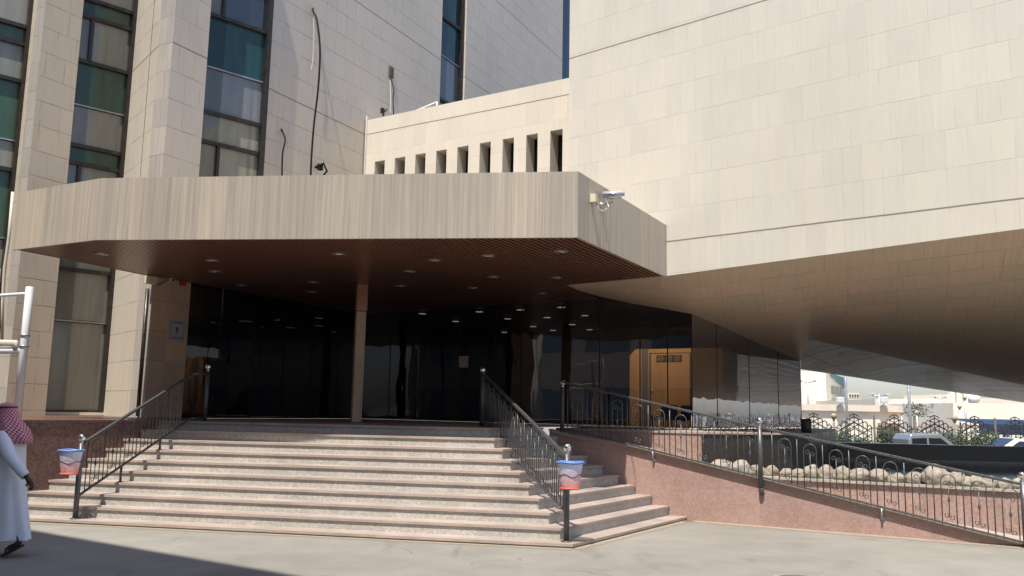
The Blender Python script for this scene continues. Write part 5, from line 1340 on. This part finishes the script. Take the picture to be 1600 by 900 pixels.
# white tank on roof, aerials, tree
p = onD(1521, 622, 88); t = thing('water_tank', p-Vector((0, 0, .8)), 'white round rooftop tank on the hall at the right', 'tank'); b = MB(); b.ball(p, .62, 18); b.build('tank', 'white', t); b = MB(); b.lathe(p-Vector((0, 0, 1.2)), [(.3, 0), (.25, .8)], 10); b.build('stand', 'beige', t)
def street_lamp(px, ytop, D, arm, lab):
    p = flat(onD(px, ytop, D), -.4); zt_2 = onD(px, ytop, D).z; t = thing('street_lamp', p, lab, 'street lamp', 'double-armed street lamps beyond the fence')
    b = MB(); b.tube([p, flat(p, zt_2)], [.13, .07], 8); b.build('pole', 'steel', t)
    b = MB(); b.tube([flat(p, zt_2-.1)-Vector((arm, 0, 0)), flat(p, zt_2-.25), flat(p, zt_2-.1)+Vector((arm, 0, 0))], .05, 6); b.build('arm', 'steel', t)
    for s in (-1, 1): b = MB(); b.box(flat(p, zt_2-.05)+Vector((s*arm, 0, 0)), (.35, .5, .07), 90); b.build('lamp_head', 'lamp', t, .03)
street_lamp(1262, 593.5, 80, .75, 'double-armed street lamp in front of the pale windowed building')
street_lamp(1373.5, 615, 70, .6, 'double-armed street lamp against the open sky, middle of the gap')
street_lamp(1469, 618.5, 70, .5, 'double-armed street lamp beside the stair tower of the long building')
street_lamp(1402, 631, 85, .5, 'small double-armed street lamp at the end of the boundary wall')
for px, yt, D, r, lab in ((1324.5, 560, 50, .065, 'tall white flagpole in front of the boundary wall'), (1423.5, 585, 50, .075, 'tall grey pole rising behind the pickup truck')):
    p = flat(onD(px, 690, D), -.6); b = MB(); zt_2 = onD(px, yt, D).z+1.; b.tube([p, flat(p, zt_2)], [r*1.3, r], 10); tpole = thing('tall_pole', p, lab, 'pole'); b.build('mast', 'steel', tpole)
    b = MB(); b.lathe(p, [(r*3, 0), (r*3, .05)], 12); b.build('base_plate', 'steel', tpole); b = MB(); b.ball(flat(p, zt_2), r*1.5, 10); b.build('finial', 'white', tpole)
for px, yt, lab in ((1410.5, 641, 'short bollard lamp left of the tall grey pole'), (1434.5, 641, 'short bollard lamp right of the tall grey pole'), (1502, 632, 'thin lamp mast beside the stair tower'), (1511, 618, 'thin aerial mast with crossbars on the long building')):
    D = 56.; p = flat(onD(px, 690, D), -.5); zt_2 = onD(px, yt, D).z; t = thing('lamp_mast', p, lab, 'lamp', 'small lamps before the long building')
    b = MB(); b.tube([p, flat(p, zt_2-.2)], .055, 6); b.build('mast', 'steel', t)
    b = MB(); b.lathe(flat(p, zt_2-.25), [(.10, 0), (.14, .12), (.05, .25)], 10); b.build('lamp_head', 'beigedk', t)
p = flat(onD(1430, 650, 60), -.5); t = thing('small_tree', p, 'small sparse green tree behind the tall grey pole', 'tree'); b = MB(); b.tube([p, flat(p, 2.2)], [.08, .05], 6); b.build('trunk', 'beigedk', t)
b = leafmass('t', (p.x, p.y, 1.9), 1.0, 1.0, .9, 500, .16, seed=50); b.build('crown', 'leaf', t)
def m_dust():
    m = bpy.data.materials.new('windblown_sand'); m.use_nodes = True; nt = m.node_tree; n = N(nt); b = nt.nodes['Principled BSDF']
    uv = n.uv(); sep = n.new('ShaderNodeSeparateXYZ'); n.link(uv, sep.inputs[0])
    f = n.noise(uv, 3.5, 6, .7); e = n.math('SUBTRACT', n.math('ADD', f, .12), n.math('MULTIPLY', sep.outputs[1], 1.0))
    n.link(n.ramp(e, .0, .5, 0, .85), b.inputs['Alpha']); b.inputs['Base Color'].default_value = (.36, .30, .22, 1); b.inputs['Roughness'].default_value = .95; return m
M['dust'] = m_dust()
def dust(a, c, out, wd):
    b = MB(); a = flat(a, .006); c = flat(c, .006); L = (c-a).length; nseg = 12
    for i in range(nseg):
        p, q_ = a.lerp(c, i/nseg), a.lerp(c, (i+1)/nseg)
        b.face([p, q_, q_+out*wd, p+out*wd], uv=[(L*i/nseg, 0), (L*(i+1)/nseg, 0), (L*(i+1)/nseg, 1), (L*i/nseg, 1)])
    tag(b.build('sand', 'dust'), kind='stuff', label='thin windblown sand lying along the foot of the walls and steps', cat='sand')
dust(RPt(0.05, -.004), RPt(6.5, -.004), -RN, .55)
Lp0, C0, Rp0 = stepoutline(0)
dust(Lp0+fnv*.01, C0+fnv*.01, -fnv, .30); dust(C0+rnv*.01, Rp0+rnv*.01, -rnv, .30)
# debris and stain by the steps
for i, (px, py, s, lab) in enumerate(((949, 842, .03, 'crumpled white litter on the asphalt before the corner of the steps, nearer one'), (994, 827, .022, 'crumpled white litter on the asphalt beside the right flight'))):
    p = onZ(px, py, 0); bm = bmesh.new(); bmesh.ops.create_icosphere(bm, subdivisions=2, radius=s)
    for v in bm.verts: v.co *= 1+.4*noise.noise(v.co*60); v.co.z = max(-.002, v.co.z*.5)
    me = bpy.data.meshes.new('litter'); bm.to_mesh(me); bm.free(); me.materials.append(M['asphaltline']); o = bpy.data.objects.new('litter', me); COL.objects.link(o); o.location = (p.x, p.y, .004); tag(o, lab, 'litter', 'litter on the asphalt')

p = flat(onZ(1250, 906, 0)); mh = thing('manhole_cover', p, 'round cast iron manhole cover at the bottom edge of the asphalt', 'manhole cover')
b = MB(); b.lathe(p, [(.30, .0), (.30, .007), (.26, .008)], 32); b.build('rim', 'cap', mh)
b = MB(); b.lathe(p, [(.25, .0), (.25, .010)], 32)
for k in range(-4, 5): b.box(p+Vector((k*.05, 0, .012)), (.4*math.sqrt(max(0, 1-(k/5)**2)), .012, .006), 0)
b.build('lid', 'galv', mh)
# ------------------------------------------------------------------ unseen block behind the viewer, added to cast foreground shade and show in glass
sA_, sB_ = flat(onZ(30, 825, 0)), flat(onZ(450, 897, 0)); sdir = (sB_-sA_).normalized(); Hb = 17.
sh_ = Vector((SUN_H.x, SUN_H.y, 0))*(Hb/math.tan(SUN_EL))
e0 = sA_+sh_; bn2 = Vector((sdir.y, -sdir.x, 0)); bn2 = bn2 if bn2.y < 0 else -bn2
rowb = thing('unseen_shade_building', e0, 'unseen drab block with ribbon windows, added to shade the foreground and mirror in the glass', 'building')
p_a, p_b = e0 - sdir*22, e0 + sdir*17
b = MB(); b.prism([p_a, p_b, p_b+bn2*12, p_a+bn2*12], 0, Hb); b.build('wall', 'ext_dark', rowb)
wl_ = sdir; k = 0
for zf in (1.2, 4.7, 8.2, 11.7):
    s = 1.0
    while s < 38:
        a, c = p_a+wl_*s, p_a+wl_*(s+2.6)
        w = MB(); w.face([flat(a, zf)-bn2*.03, flat(c, zf)-bn2*.03, flat(c, zf+1.7)-bn2*.03, flat(a, zf+1.7)-bn2*.03]); w.build('window', 'bluewin', rowb)
        s += 3.4
